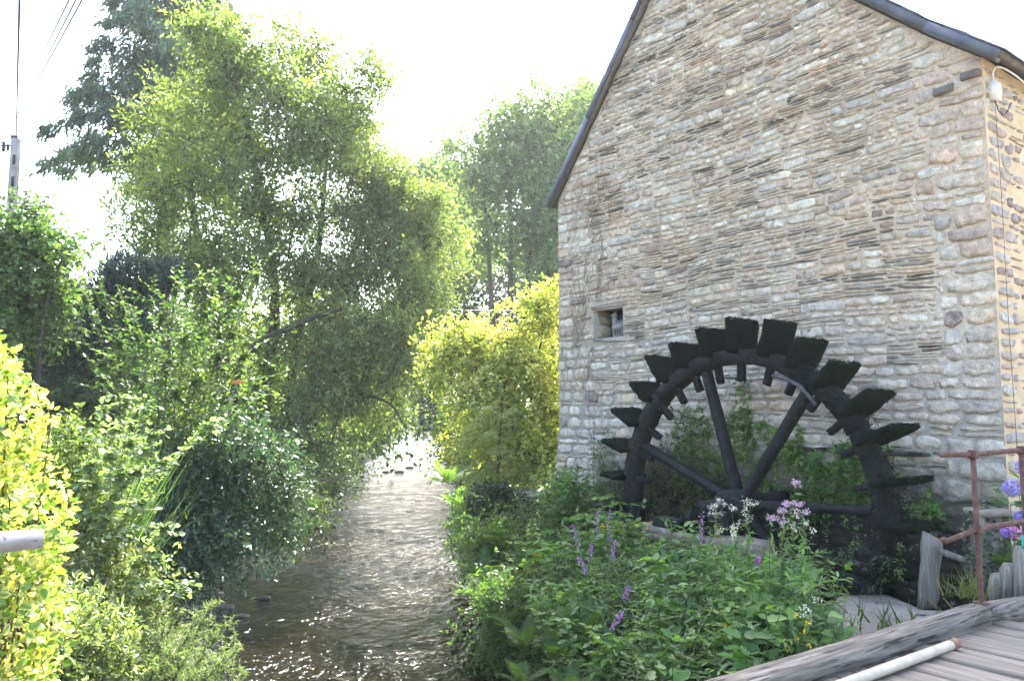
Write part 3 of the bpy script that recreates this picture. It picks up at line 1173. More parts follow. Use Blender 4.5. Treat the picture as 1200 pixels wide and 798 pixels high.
def block(c, hx, hy, hz, seed, ax=DD, ay=EE, az=ZZ, rd=.22):
    """rounded rough block: subdivided box pulled towards an ellipsoid"""
    r = np.random.default_rng(seed)
    n = 4
    t = np.linspace(-1, 1, n)
    V_, idx = [], {}
    F_ = []

    def vid(p):
        key = tuple(np.round(p, 4))
        if key not in idx:
            idx[key] = len(V_)
            V_.append(np.array(p, float))
        return idx[key]
    for d in range(3):
        for sgn in (-1, 1):
            for i in range(n - 1):
                for j in range(n - 1):
                    qd = []
                    for (a, b2) in ((t[i], t[j]), (t[i + 1], t[j]), (t[i + 1], t[j + 1]), (t[i], t[j + 1])):
                        p = np.zeros(3)
                        p[d] = sgn
                        p[(d + 1) % 3] = a
                        p[(d + 2) % 3] = b2
                        qd.append(vid(p))
                    F_.append(tuple(qd if sgn > 0 else qd[::-1]))
    V_ = np.array(V_)
    ln = np.linalg.norm(V_, axis=1, keepdims=True)
    V_ = V_ * (1 - rd + rd * 1.15 / ln) + r.normal(0, .055, V_.shape)
    return c + V_[:, :1] * hx * ax + V_[:, 1:2] * hy * ay + V_[:, 2:] * hz * az, F_


s_ = 5.75
k = 0
while s_ < 7.3:
    w_ = rs.uniform(.22, .42)
    Vq, Fq = block(wpt(s_ + w_, z_top - .07 + rs.normal(0, .015), 8.16), w_ - .01, .24, .10, 500 + k)
    obj('stone', Vq, group_faces(Fq), M['stone'], race, np.array([.24, .19, .145]) * rs.uniform(.6, 1.05) + np.zeros((len(Vq), 3)))
    if s_ < 9:
        for zz in (-.30, -.52):
            Vq, Fq = block(wpt(s_ + w_ + .1, z_top + zz, 8.12), w_ - .01, .2, .095, 700 + k)
            obj('stone', Vq, group_faces(Fq), M['stone'], race, np.array([.22, .20, .17]) * rs.uniform(.6, 1.05) + np.zeros((len(Vq), 3)))
            k += 1
    s_ += 2 * w_
    k += 1
brg = thing('bearing_block', 'dark rounded wooden bearing carrying the axle end on the race wall', 'bearing block', wpt(HS, z_top + .02, 8.2))
Vq, Fq = block(wpt(HS, z_top + .16, 8.22), .26, .18, .15, 9)
obj('cradle', Vq, group_faces(Fq), M['wet_wood'], brg)
MB().tube([wpt(HS, z_top + .24, 8.0), wpt(HS, z_top + .25, 8.42)], .13, 10).build('cap_ring', M['moss_wood'], brg)
Vq, Fq = block(wpt(HS + .55, z_top + .10, 8.1), .22, .12, .075, 13)
tag(obj('loose_log', Vq, group_faces(Fq), M['wet_wood']), 'short dark log lying on the race wall beside the axle', 'log')

# ------------------------------------------------------------------ path, deck, kerb beam, rails, posts
pts = [(985, 762), (968, 715), (985, 698), (1040, 697), (1078, 712), (1200, 722), (1280, 760)]
base = np.array([atz(u, v, -.45) for u, v in pts])
base[:, 2] = -.45
inner = base.copy()
ctr = base.mean(0)
nr = 5
rings = []
for k in range(nr + 1):
    t = k / nr
    rg = base * (1 - t) + ctr * t
    rg[:, 2] = -.45 + .012 * rng.normal(0, 1, len(rg))
    rings.append(rg)
m = MB()
V_ = np.concatenate([base - ZZ * .16] + rings)
F_ = []
n_ = len(base)
for k in range(nr + 1):
    for i in range(n_):
        j = (i + 1) % n_
        F_.append((k * n_ + i, k * n_ + j, (k + 1) * n_ + j, (k + 1) * n_ + i))
m.add(V_, F_)
m.build('path', M['concrete'], None, kind='structure', smooth=False)

# deck: planks square to the kerb beam
deck = thing('bridge_deck', '', '', wpt(0, -.1, 1.0))
del deck['label'], deck['category']
deck['kind'] = 'structure'
BS = 2.66                       # kerb beam line along DD
p = -7.0
k = 0
while p < 6.6:
    w_ = rng.uniform(.17, .215)
    n_ = 9
    V_, F_ = [], []
    dz = rng.normal(0, .006)
    s_ends = (-2.2, BS + .22)
    for i in range(n_):
        t = s_ends[0] + (s_ends[1] - s_ends[0]) * i / (n_ - 1)
        for (pp_, zz) in ((p + .007, -.06), (p + w_ - .007, -.06), (p + w_ - .007, -.008), (p + w_ - .018, 0), (p + .018, 0), (p + .007, -.008)):
            V_.append(wpt(t, zz + dz + rng.normal(0, .0015), pp_ + rng.normal(0, .0015)))
    for i in range(n_ - 1):
        for j in range(6):
            l = (j + 1) % 6
            F_.append((i * 6 + j, (i + 1) * 6 + j, (i + 1) * 6 + l, i * 6 + l))
    F_ += [(0, 1, 2, 3, 4, 5), tuple((n_ - 1) * 6 + j for j in (5, 4, 3, 2, 1, 0))]
    MB().add(V_, F_).build('plank', M['plank'], deck)
    p += w_
for s_ in (-1.8, .3, 2.3):
    MB().box(wpt(s_, -.21, -.2), EE * 6.8, DD * .1, ZZ * .14).build('joist', M['old_timber'], deck)
road = MB()
road.add([wpt(-2.24, -.03, 6.62), wpt(BS + .28, -.03, 6.62), wpt(BS + .28, -.03, 30), wpt(-2.24, -.03, 30)], [(0, 3, 2, 1)])
road.build('road', M['concrete'], None, kind='structure')
bounce_sheet = MB()  # unseen pale sheet added behind the viewer to bounce light onto the gable
bounce_sheet.add([wpt(-2.25, -.02, -30), wpt(-2.25, -.02, 30), wpt(-22, -.02, 30), wpt(-22, -.02, -30)], [(0, 1, 2, 3)])
bounce_sheet.build('bounce_ground', mat_noise('pale bounce ground', [(.3, (.26, .23, .19)), (.7, (.40, .36, .30))], 3, .95, .6, .01, 60), None, kind='structure')


def beam(pa, pb, half_w, z0, z1, n=22, name='kerb_beam', twist=0.0):
    pa, pb = np.asarray(pa, float), np.asarray(pb, float)
    d = nrm(pb - pa)
    sd = np.cross(ZZ, d)
    V_, F_ = [], []
    prof = [(-1, z0), (1, z0), (1, z1 - .010), (.93, z1), (.3, z1 + .006), (-.3, z1 + .004), (-.92, z1), (-1, z1 - .010)]
    for i in range(n):
        t = i / (n - 1)
        c = pa + (pb - pa) * t
        for x, z in prof:
            jx = rng.normal(0, .0016)
            jz = rng.normal(0, .0014) * (z > z0)
            V_.append(c + sd * (x * half_w + jx) + ZZ * (z + jz))
    k_ = len(prof)
    for i in range(n - 1):
        for j in range(k_):
            l = (j + 1) % k_
            F_.append((i * k_ + j, (i + 1) * k_ + j, (i + 1) * k_ + l, i * k_ + l))
    F_ += [tuple(range(k_)), tuple((n - 1) * k_ + j for j in range(k_ - 1, -1, -1))]
    return MB().add(V_, F_).build(name, M['old_timber'])


far_a, near_a = atz(821, 798, .115), atz(1132, 707, .115)
BD = nrm(np.array([near_a[0] - far_a[0], near_a[1] - far_a[1], 0]))
BN = np.cross(ZZ, BD)           # away from the viewer
hw = .092
pa = far_a - BN * hw
pb = near_a - BN * hw
pa[2] = pb[2] = 0
tag(beam(pa - BD * 6, pb, hw, -.05, .115, 60), 'long weathered grey kerb timber edging the bridge deck under the white pole', 'beam')
q2 = atz(1215, 694, .115)
q2[2] = 0
d2 = nrm(q2 - near_a * np.array([1, 1, 0]))
n2 = np.cross(ZZ, d2)
pc = pb + BD * .012
tag(beam(pc, pc + d2 * 2.6, hw * .97, -.05, .112, 16), 'short weathered kerb timber carrying the rusty rail post', 'beam')

# white pole on the deck
p0, p1 = atz(985, 803, .036), atz(1121, 753, .036)
dpl = nrm(p1 - p0)
wp_ = thing('white_pole', 'white painted pole with rusty end lying on the plank deck', 'pole', (p0 + p1) / 2 - ZZ * .05)
MB().tube([p0 - dpl * 2.2, p0, p1 - dpl * .09], .033, 14).build('pole', M['white_pole'], wp_, smooth=False)
MB().tube([p1 - dpl * .09, p1 - dpl * .01, p1], [.0335, .035, .030], 14).build('rusty_end', M['rust_tip'], wp_)

# rusty railing
rl_b = atz(1150, 707, .115)
rail = thing('rusty_railing', 'rusty iron pipe railing standing on the kerb timber', 'railing', rl_b)
top = at(1148, 532, rl_b[1])
top[:2] = rl_b[:2]
h_ = top[2]
MB().tube([rl_b - ZZ * .01, rl_b + ZZ * .02, (rl_b + top) / 2, top], [.026, .021, .021, .021], 10).build('post', M['rust'], rail, smooth=True)
Vq, Fq = tube_np([rl_b + ZZ * .001, rl_b + ZZ * .012], .06, 10)
MB().add(Vq, Fq).build('base_flange', M['rust'], rail)
e2 = at(1203, 532, 1.0)
lo = at(1102, 533, rl_b[1] - .05)
p_r = rl_b + d2 * .62
post2_top = np.array([p_r[0], p_r[1], h_ + .02])
MB().tube([np.array([p_r[0], p_r[1], .1]), post2_top], .023, 10).build('post', M['rust'], rail, smooth=True)
MB().tube([lo, lo + (top - lo) * .02, top, post2_top, post2_top + d2 * .8], [.018, .021, .021, .021, .021], 10).build('top_rail', M['rust'], rail, smooth=True)
mid_z = at(1150, 620, rl_b[1])[2]
le_ = at(1105, 631, rl_b[1] - .12)
MB().tube([le_, le_ + nrm(rl_b - le_) * .03, np.array([rl_b[0], rl_b[1], mid_z]), np.array([p_r[0], p_r[1], mid_z + .03]), np.array([p_r[0], p_r[1], mid_z + .03]) + d2 * .8], [.026, .021, .021, .021, .021], 10).build('middle_rail', M['rust'], rail, smooth=True)
for c in (top, np.array([rl_b[0], rl_b[1], mid_z]), post2_top):
    Vq, Fq = block(c, .031, .031, .034, 5)
    obj('joint', Vq, group_faces(Fq), M['rust'], rail, smooth=True)
# teal rag and crab of string on second post
Vq, Fq = block(np.array([p_r[0], p_r[1], mid_z - .14]) - d2 * .03, .022, .022, .05, 44)
tag(obj('teal_rag', Vq, group_faces(Fq), M['teal']), 'small teal rag tied round the end rail post', 'rag')

# leaning grey post with a thin brace
pb_ = atz(1086, 712, -.45)
ptop = at(1093, 627, pb_[1])
gp = thing('leaning_post', 'leaning weathered wooden post at the edge of the wheel pit', 'post', pb_)
m = MB()
V_, F_ = [], []
for t in np.linspace(0, 1, 7):
    c = pb_ * (1 - t) + ptop * t
    for i, j in ((-1, -1), (1, -1), (1, 1), (-1, 1)):
        V_.append(c + np.array([.085 * i, .05 * j, (.05 * (-i) if t == 1 else 0)]) + rng.normal(0, .006, 3))
for i in range(6):
    for j in range(4):
        l = (j + 1) % 4
        F_.append((i * 4 + j, i * 4 + l, (i + 1) * 4 + l, (i + 1) * 4 + j))
F_ += [(3, 2, 1, 0), (24, 25, 26, 27)]
m.add(V_, F_).build('upright', M['post_wood'], gp)
a_, b_ = at(1098, 644, pb_[1] - .04), at(1150, 664, pb_[1] - .35)
dv = (b_ - a_) / 2
MB().box((a_ + b_) / 2, dv, ZZ * .032, np.cross(nrm(dv), ZZ) * .014, jit=.003).build('brace', M['post_wood'], gp)

# ivy post with pale cap
ib = at(1157, 700, 7.7)
it = at(1157, 603, 7.7)
ip = thing('gate_post', 'ivy covered gate post with pale flat cap by the mill corner', 'post', ib)
MB().box((ib + it) / 2, np.array([.10, 0, 0]), np.array([0, .10, 0]), ZZ * ((it[2] - ib[2]) / 2), jit=.004).build('shaft', M['post_wood'], ip)
MB().box(it + ZZ * .03, np.array([.14, .03, 0]), np.array([-.03, .14, 0]), ZZ * .028, jit=.004).build('cap', M['concrete'], ip)
# wooden stakes
for k, (u, v0, v1, w_, dpt_) in enumerate([(1172, 672, 706, .075, 7.3), (1185, 660, 706, .07, 7.2), (1197, 640, 706, .06, 7.1)]):
    a_, b_ = at(u, v0, dpt_), at(u, v1 + 6, dpt_)
    m = MB()
    V_ = []
    for t in (0, .5, .86, 1):
        c = b_ * (1 - t) + a_ * t
        f = 1 if t < .9 else .72
        for i, j in ((-1, -1), (1, -1), (1, 1), (-1, 1)):
            V_.append(c + np.array([w_ * i * f, w_ * .7 * j * f, 0]) + rng.normal(0, .006, 3))
    F_ = []
    for i in range(3):
        for j in range(4):
            l = (j + 1) % 4
            F_.append((i * 4 + j, i * 4 + l, (i + 1) * 4 + l, (i + 1) * 4 + j))
    F_ += [(3, 2, 1, 0), (12, 13, 14, 15)]
    tag(m.add(V_, F_).build('stake', M['post_wood']), ['short weathered stake beside the ivy covered gate post', 'middle weathered stake under the hydrangea', 'tallest weathered stake behind the rusty end post'][k], 'stake', 'stakes under the hydrangea')

# galvanised rail end at the left
ga = at(50, 630, 2.30)
gl_ = thing('parapet_rail', 'galvanised steel rail end poking in front of the hedge', 'rail', ga - ZZ * .04)
gd = -EE
m = MB()
V_, F_ = [], []
prof = [(.0, -.032), (.012, -.036), (.030, -.030), (.034, 0), (.030, .026), (.012, .034), (0, .030), (.008, .02), (.02, .015), (.022, -.012), (.008, -.022)]
sdv = -np.cross(ZZ, EE)          # towards the viewer
ns = 10
for i in range(ns):
    t = i / (ns - 1) * 3.0
    sq = 1.0 if i else .8
    for x, z in prof:
        V_.append(ga + gd * t + sdv * (x * 1.1) + ZZ * z * sq)
kp = len(prof)
for i in range(ns - 1):
    for j in range(kp):
        l = (j + 1) % kp
        F_.append((i * kp + j, i * kp + l, (i + 1) * kp + l, (i + 1) * kp + j))
F_ += [tuple(range(kp - 1, -1, -1)), tuple((ns - 1) * kp + j for j in range(kp))]
m.add(V_, F_).build('rail', M['galv'], gl_, smooth=False)
MB().tube([ga + gd * .16 + sdv * .034, ga + gd * .16 + sdv * .046], .010, 8).build('bolt', M['galv'], gl_)
pq = ga + gd * 1.2
MB().box(np.array([pq[0], pq[1], (pq[2] - .05) / 2]), EE * .03, DD * .02, ZZ * ((pq[2] + .05) / 2)).build('post', M['galv'], gl_)

# utility pole and cables
pt = at(19, 163, 26.0)
pole = thing('utility_pole', 'grey utility pole rising behind the leafy bush', 'utility pole', (pt[0], pt[1], -.2))
m = MB()
V_, F_ = [], []
lv = np.linspace(0, 1, 16)
for t in lv:
    c = np.array([pt[0], pt[1], -.2 + (pt[2] + .2) * t])
    hw_ = .165 - .04 * t
    for i, j in ((-1, -1), (1, -1), (1, 1), (-1, 1)):
        V_.append(c + np.array([hw_ * i, hw_ * .7 * j, 0]))
for i in range(15):
    for j in range(4):
        l = (j + 1) % 4
        F_.append((i * 4 + j, i * 4 + l, (i + 1) * 4 + l, (i + 1) * 4 + j))
F_ += [(60, 61, 62, 63)]
m.add(V_, F_).build('shaft', M['pole_concrete'], pole)
for t in (.93, .86, .79, .72):
    MB().box(np.array([pt[0] + .05, pt[1] - .128, pt[2] * t]), (.045, 0, 0), (0, .012, 0), (0, 0, .17)).build('recess', M['black'], pole)
MB().box(pt + np.array([-.06, -.02, .04]), (.10, 0, 0), (0, .05, 0), (0, 0, .07)).build('cable_clamp', M['black'], pole)
MB().box(pt + np.array([-.32, 0, -.25]), (.2, 0, 0), (0, .02, 0), (0, 0, .025)).build('bracket', M['black'], pole)
MB().tube([pt + np.array([-.42, 0, -.45]), pt + np.array([-.42, 0, -.15])], .055, 8).build('insulator', M['black'], pole)
MB().tube([pt + np.array([-.27, 0, -.42]), pt + np.array([-.27, 0, -.2])], .05, 8).build('insulator', M['black'], pole)


def cable(a, b, sag, r, label, name='overhead_cable', mat='black', group='overhead cables'):
    t = np.linspace(0, 1, 24)[:, None]
    P_ = a * (1 - t) + b * t
    P_[:, 2] -= sag * 4 * (t * (1 - t))[:, 0]
    return tag(MB().tube(P_, r, 5).build(name, M[mat]), label, 'cable', group)


cable(pt + np.array([.0, 0, .05]), at(26, -120, 9.0), .15, .022, 'thick twisted black cable rising from the pole top')
for k, (u0, v0, u1, v1) in enumerate([(22, 112, 96, -30), (24, 122, 104, -30), (10, 150, 118, -40)]):
    cable(at(u0, v0, 42.0), at(u1, v1, 14.0), .15, .022, ['upper thin wire slanting over the utility pole', 'middle thin wire slanting over the utility pole', 'faint lowest wire slanting over the utility pole'][k])
cable(pt + np.array([-.3, 0, -.1]), at(-60, 165, 24.0), .1, .025, 'short black cable leaving the pole bracket sideways')
cable(at(480, 361, 30.0), at(700, 360, 30.0), .12, .016, 'single thin wire crossing in front of the alders', mat='galv')

# ------------------------------------------------------------------ vegetation helpers
T_DIA = (np.array([(0, 0, 0), (.5, .42, .07), (0, 1, -.03), (-.5, .42, .07)]), [np.array([(0, 1, 2), (0, 2, 3)])])
T_OV = (np.array([(0, 0, 0), (.42, .22, .05), (.5, .55, .06), (0, 1, -.06), (-.5, .55, .06), (-.42, .22, .05)]), [np.array([(0, 1, 2, 3), (0, 3, 4, 5)])])
T_BLADE = (np.array([(-.5, 0, 0), (.5, 0, 0), (.38, .5, .05), (-.38, .5, .05), (0, 1, -.05)]), [np.array([(0, 1, 2, 3)]), np.array([(3, 2, 4)])])


def leaf_tint(cols, n, ci=None, nc=0, var=.18, cvar=.22, r=rng):
    """per leaf colour: palette, a light/dark shift per clump, and small scatter"""
    cols = np.asarray(cols, float)
    if ci is None:
        base = cols[r.integers(len(cols), size=n)]
    else:
        pick = r.integers(len(cols), size=nc)
        other = r.random(n) < .3
        idx = np.where(other, r.integers(len(cols), size=n), pick[ci])
        base = cols[idx] * (1 + cvar * r.normal(0, 1, (nc, 1)))[ci]
    return np.clip(base * (1 + var * r.normal(0, 1, (n, 1))), .004, .8)


def leaves_obj(name, T, P, Y, Nn, ln, wd, tint, mat, parent, kind=None):
    V_, F_ = scatter(T[0], T[1], P, Y, Nn, ln, wd)
    return obj(name, V_, F_, mat, parent, rep_tint(tint, len(T[0])), kind=kind)


def sprigs(C, out, r=.15, ntwig=4, nleaf=8, tl=.5, ow=.7, rw=.8, droop=.1, sag=.1, ld=.1, spread=.9, up=.6, rg=rng):
    n = len(C)
    m = n * ntwig
    ci = np.repeat(np.arange(n), ntwig)
    base = C[ci] + rg.normal(0, 1, (m, 3)) * r
    d = nrm(out[ci] * ow + rg.normal(0, 1, (m, 3)) * rw + np.array([0, 0, -droop]))
    L_ = tl * rg.uniform(.6, 1.25, m)
    t = np.linspace(.08, 1, nleaf)
    pos = base[:, None] + d[:, None] * (L_[:, None] * t)[..., None]
    pos[..., 2] -= sag * (t ** 2)[None] * L_[:, None] / max(tl, .01)
    k = m * nleaf
    dd_ = np.repeat(d, nleaf, 0)
    pos = pos.reshape(-1, 3) + rg.normal(0, 1, (k, 3)) * .012
    Y = nrm(dd_ * .7 + rg.normal(0, 1, (k, 3)) * spread + np.array([0, 0, -ld]))
    Nn = nrm(rg.normal(0, 1, (k, 3)) * .7 + np.array([0, 0, up]) + dd_ * .1)
    return pos, Y, Nn, np.repeat(ci, nleaf), (base, d, L_)


def lobe(u, v, depth, rpx, rpy=None, rd=None):
    """crown lobe given by its middle in the photograph, its distance and its half extents in pixels"""
    c = at(u, v, depth)
    rx = rpx * depth / FPX
    rz = (rpy or rpx) * depth / FPX
    return (c, np.array([rx, rd or (rx + rz) / 2, rz]))


def clumpy(lobes, k=7, f=.34, seed=1, shrink=.72):
    """break smooth lobes into a smaller core and bough-sized clumps standing out of it"""
    r = np.random.default_rng(seed)
    out = []
    for c, rr in lobes:
        out.append((c, rr * shrink))
        for j in range(k):
            d = nrm(r.normal(0, 1, 3))
            g = f * r.uniform(.6, 1.25)
            out.append((c + d * rr * r.uniform(.72, 1.08), rr * g * np.array([1.15, 1.15, .75])))
    return out


def fill_lobes(lobes, n, shell=2.0, gap=.0, rg=rng, gscale=.8):
    """points through the lobes' volume, denser to the outside, with noise gaps"""
    vol = np.array([l[1].prod() ** .62 for l in lobes])
    vol = vol / vol.sum()
    pts, outs = [], []
    pick = rg.choice(len(lobes), n, p=vol)
    d = nrm(rg.normal(0, 1, (n, 3)))
    rr = rg.random(n) ** (1 / (3 * shell / 2))
    C = np.array([l[0] for l in lobes])[pick]
    RR = np.array([l[1] for l in lobes])[pick]
    # lumpy outline
    rr = rr * (1 + .35 * fbm(d * 1.7 + pick[:, None] * 3.1, 2))
    P = C + d * RR * rr[:, None]
    if gap:
        k = fbm(P * gscale, 2) > -gap * .5 + (-.18)
        P, d = P[k], d[k]
    return P, d


def tree(name, label, cat, base, stems, lobes, nclus, leaf, cols, group=None, shell=2.0, gap=.5, bark='bark', mat='leaf', rtip=.006, T=T_DIA,
         sp=None, cvar=.25, gscale=.8, rg=rng, connect=True, wdr=.45, pipe=.5, crown='crown', extra=None):
    """a tree: trunk stems, branches grown to every leaf clump, and the crown of leaves"""
    root = thing(name, label, cat, base, group)
    C, out = fill_lobes(lobes, nclus, shell, gap, rg, gscale)
    if extra is not None:
        C = np.vstack([C, extra[0]])
        out = np.vstack([out, extra[1]])
    tub = []
    nodes = []
    for pts, r0, r1 in stems:
        P_ = smooth_path(pts, 8)
        rad = np.linspace(r0, r1, len(P_)) * (1 + .06 * rg.normal(0, 1, len(P_)))
        Vq, Fq = tubes_fast([(P_, rad)], 8)
        obj('trunk', Vq, Fq, M[bark], root, smooth=True)
        nodes.append(P_[len(P_) // 5:])
    if connect and len(C):
        nd = np.concatenate(nodes)
        par = [-1] * len(nd)
        dist = np.min(np.linalg.norm(C[:, None] - nd[None, ::4], axis=-1), axis=1)
        order = np.argsort(dist)
        nd = list(nd)
        arr = np.zeros((len(nd) + 3 * len(C), 3))
        arr[:len(nd)] = nd
        n_ = len(nd)
        cnt = np.zeros(len(arr))
        br = []
        for k in order:
            c = C[k]
            dv = arr[:n_] - c
            cost = np.linalg.norm(dv, axis=1) + .7 * np.maximum(0, dv[:, 2] + .1)
            j = int(np.argmin(cost))
            a = arr[j]
            ln = np.linalg.norm(c - a)
            mid1 = a + (c - a) * .35 + rg.normal(0, .06, 3) * ln + np.array([0, 0, .04 * ln])
            mid2 = a + (c - a) * .7 + rg.normal(0, .05, 3) * ln + np.array([0, 0, .05 * ln])
            ids = [n_, n_ + 1, n_ + 2]
            arr[n_], arr[n_ + 1], arr[n_ + 2] = mid1, mid2, c
            par += [j, n_, n_ + 1]
            n_ += 3
            br.append((j, ids))
        for k in range(n_ - 1, -1, -1):
            cnt[k] = max(cnt[k], 1) if k >= len(nd) else cnt[k]
            if par[k] >= 0:
                cnt[par[k]] += cnt[k]
        rad = rtip * np.maximum(cnt, 1) ** pipe
        paths = []
        for j, ids in br:
            r_first = rad[ids[0]]
            paths.append((np.array([arr[j]] + [arr[i] for i in ids]), np.array([min(rad[j], r_first * 1.15) if j >= len(nd) else r_first * 1.1] + [rad[i] for i in ids])))
        Vq, Fq = tubes_fast(paths, 3)
        obj('branches', Vq, Fq, M[bark], root, smooth=True)
    sp_ = dict(r=.2, ntwig=4, nleaf=8, tl=.55)
    sp_.update(sp or {})
    P, Y, Nn, ci, tw = sprigs(C, out, rg=rg, **sp_)
    ll = leaf * rg.uniform(.5, 1.35, len(P))
    t = leaf_tint(cols, len(P), ci, len(C), cvar=cvar, r=rg)
    leaves_obj(crown, T, P, Y, Nn, ll, ll * wdr, t, M[mat], root)
    return root


def shrub(name, label, cat, base, lobes, nclus, leaf, cols, group=None, **kw):
    """bush with several stems from the ground"""
    base = np.asarray(base, float)
    st = []
    ls = sorted(lobes, key=lambda l: -l[1].prod())[:5]
    for c, r_ in ls:
        foot = base + np.array([rng.normal(0, .15), rng.normal(0, .15), -.05])
        mid = foot * .5 + c * .5 + np.array([0, 0, .1 * np.linalg.norm(c - foot)])
        st.append(([foot, mid, c], kw.pop('stem', .035) if 'stem' in kw else .03, .012))
    return tree(name, label, cat, base, st, lobes, nclus, leaf, cols, group, **kw)


def shoots(root, paths, leaf, cols, mat, side=0, nleaf=26, T=T_OV, wdr=.6, r0=.008, flat=True, side_len=.3, stem_mat='green_stem', name='shoots', up=1.0, cvar=.12, rg=rng):
    """long arching shoots with two-ranked leaves (and side twigs)"""
    tub, PP, YY, NN, CI = [], [], [], [], []
    k = 0
    allp = []
    for pts in paths:
        P_ = smooth_path(pts, 8)
        allp.append((P_, r0))
        if side:
            tt = np.gradient(P_, axis=0)
            for q_ in np.linspace(.25, .98, side):
                i = int(q_ * (len(P_) - 1))
                d = nrm(tt[i])
                sd = nrm(np.cross(d, ZZ) * rg.choice([-1, 1]) + d * .7 + rg.normal(0, .25, 3))
                L_ = side_len * rg.uniform(.5, 1.2) * (1.15 - .6 * q_)
                allp.append((smooth_path([P_[i], P_[i] + sd * L_ * .5 + ZZ * .02, P_[i] + sd * L_ - ZZ * .05 * L_], 4), r0 * .45))
    for P_, r_ in allp:
        tub.append((P_, np.linspace(r_, r_ * .35, len(P_))))
        seg = np.linalg.norm(np.diff(P_, axis=0), axis=1).sum()
        n_ = max(3, int(nleaf * seg))
        f = np.linspace(.12, 1, n_) * (len(P_) - 1)
        i = np.minimum(f.astype(int), len(P_) - 2)
        w_ = (f - i)[:, None]
        pos = P_[i] * (1 - w_) + P_[i + 1] * w_
        d = nrm(P_[i + 1] - P_[i])
        sd = nrm(np.cross(d, ZZ)) * np.where(np.arange(n_) % 2, 1, -1)[:, None]
        Y = nrm(sd * .8 + d * .6 + rg.normal(0, .25, (n_, 3)))
        PP.append(pos)
        YY.append(Y)
        NN.append(nrm(ZZ * up + rg.normal(0, .4, (n_, 3))))
        CI.append(np.full(n_, k))
        k += 1
    Vq, Fq = tubes_fast(tub, 3)
    obj('stems', Vq, Fq, M[stem_mat], root, smooth=True)
    P, Y, Nn, ci = np.concatenate(PP), np.concatenate(YY), np.concatenate(NN), np.concatenate(CI)
    ll = leaf * rg.uniform(.6, 1.2, len(P))
    return leaves_obj(name, T, P, Y, Nn, ll, ll * wdr, leaf_tint(cols, len(P), ci, k, cvar=cvar, r=rg), M[mat], root)


def gz(x, y):
    return float(terrain(np.array(x), np.array(y)))


def on_ground(p):
    x, y = float(p[0]), float(p[1])
    le, re = river_edges(y)
    if le - .5 < x < re + .3:               # keep roots out of the water
        x = le - .6 if x - le < re - x else re + .4
    return np.array([x, y, gz(x, y)])


# ------------------------------------------------------------------ tall trees
# weeping cypress behind the willow
ct = at(208, -150, 34.0)
cbase = np.array([ct[0] + .3, ct[1], -.1])
cyp = thing('cypress_tree', 'tall dark blue green cypress with drooping tiered branches', 'tree', cbase)
tp = smooth_path([cbase, cbase * .5 + ct * .5 + np.array([-.1, 0, 0]), ct], 14)
obj('trunk', *tubes_fast([(tp, np.linspace(.42, .05, len(tp)))], 9), M['bark_red'], cyp, smooth=True)
paths, PP, YY, NN, CI = [], [], [], [], []
rc = np.random.default_rng(17)
nb_ = 118
for k in range(nb_):
    t = .45 + .54 * (k + rc.random()) / nb_
    o = np.array([np.interp(t, np.linspace(0, 1, len(tp)), tp[:, i]) for i in range(3)])
    az = rc.uniform(0, 2 * math.pi)
    L_ = (7.2 * (1 - t) ** .8 + .5) * rc.uniform(.6, 1.1)
    dh = np.array([math.cos(az), math.sin(az), 0])
    pth = smooth_path([o, o + dh * L_ * .35 + ZZ * .05 * L_, o + dh * L_ * .75 + ZZ * .02 * L_, o + dh * L_ - ZZ * .16 * L_], 6)
    paths.append((pth, np.linspace(.05, .012, len(pth))))
    npos = int(26 * L_ / 3) + 6
    f = rc.random(npos) ** .6
    i = (f * (len(pth) - 1)).astype(int)
    sidev = np.cross(dh, ZZ)
    wsp = .55 * (1 - abs(f - .6)) * L_ / 3
    ctrs = pth[i] + sidev * (rc.normal(0, 1, npos) * wsp)[:, None] - ZZ * (rc.random(npos) * .18)[:, None]
    per = 13
    cc = np.repeat(ctrs, per, 0) + rc.normal(0, .13, (npos * per, 3))
    d = nrm(dh * .45 + np.array([0, 0, -1.0]) + rc.normal(0, .45, (npos * per, 3)))
    PP.append(cc)
    YY.append(d)
    NN.append(nrm(rc.normal(0, 1, (npos * per, 3)) + dh * .4))
    CI.append(np.full(npos * per, k))
obj('branches', *tubes_fast(paths, 4), M['bark_red'], cyp, smooth=True)
P, Y, Nn, ci = (np.concatenate(a) for a in (PP, YY, NN, CI))
ll = rc.uniform(.2, .48, len(P))
leaves_obj('crown', T_BLADE, P, Y, Nn, ll, ll * .22, leaf_tint([(.065, .11, .07), (.05, .09, .06), (.09, .14, .075)], len(P), ci, nb_, cvar=.2), M['needle'], cyp)

# big willow over the stream: two trees
def stem(px, r0, r1):
    return ([at(u, v, d) for u, v, d in px], r0, r1)


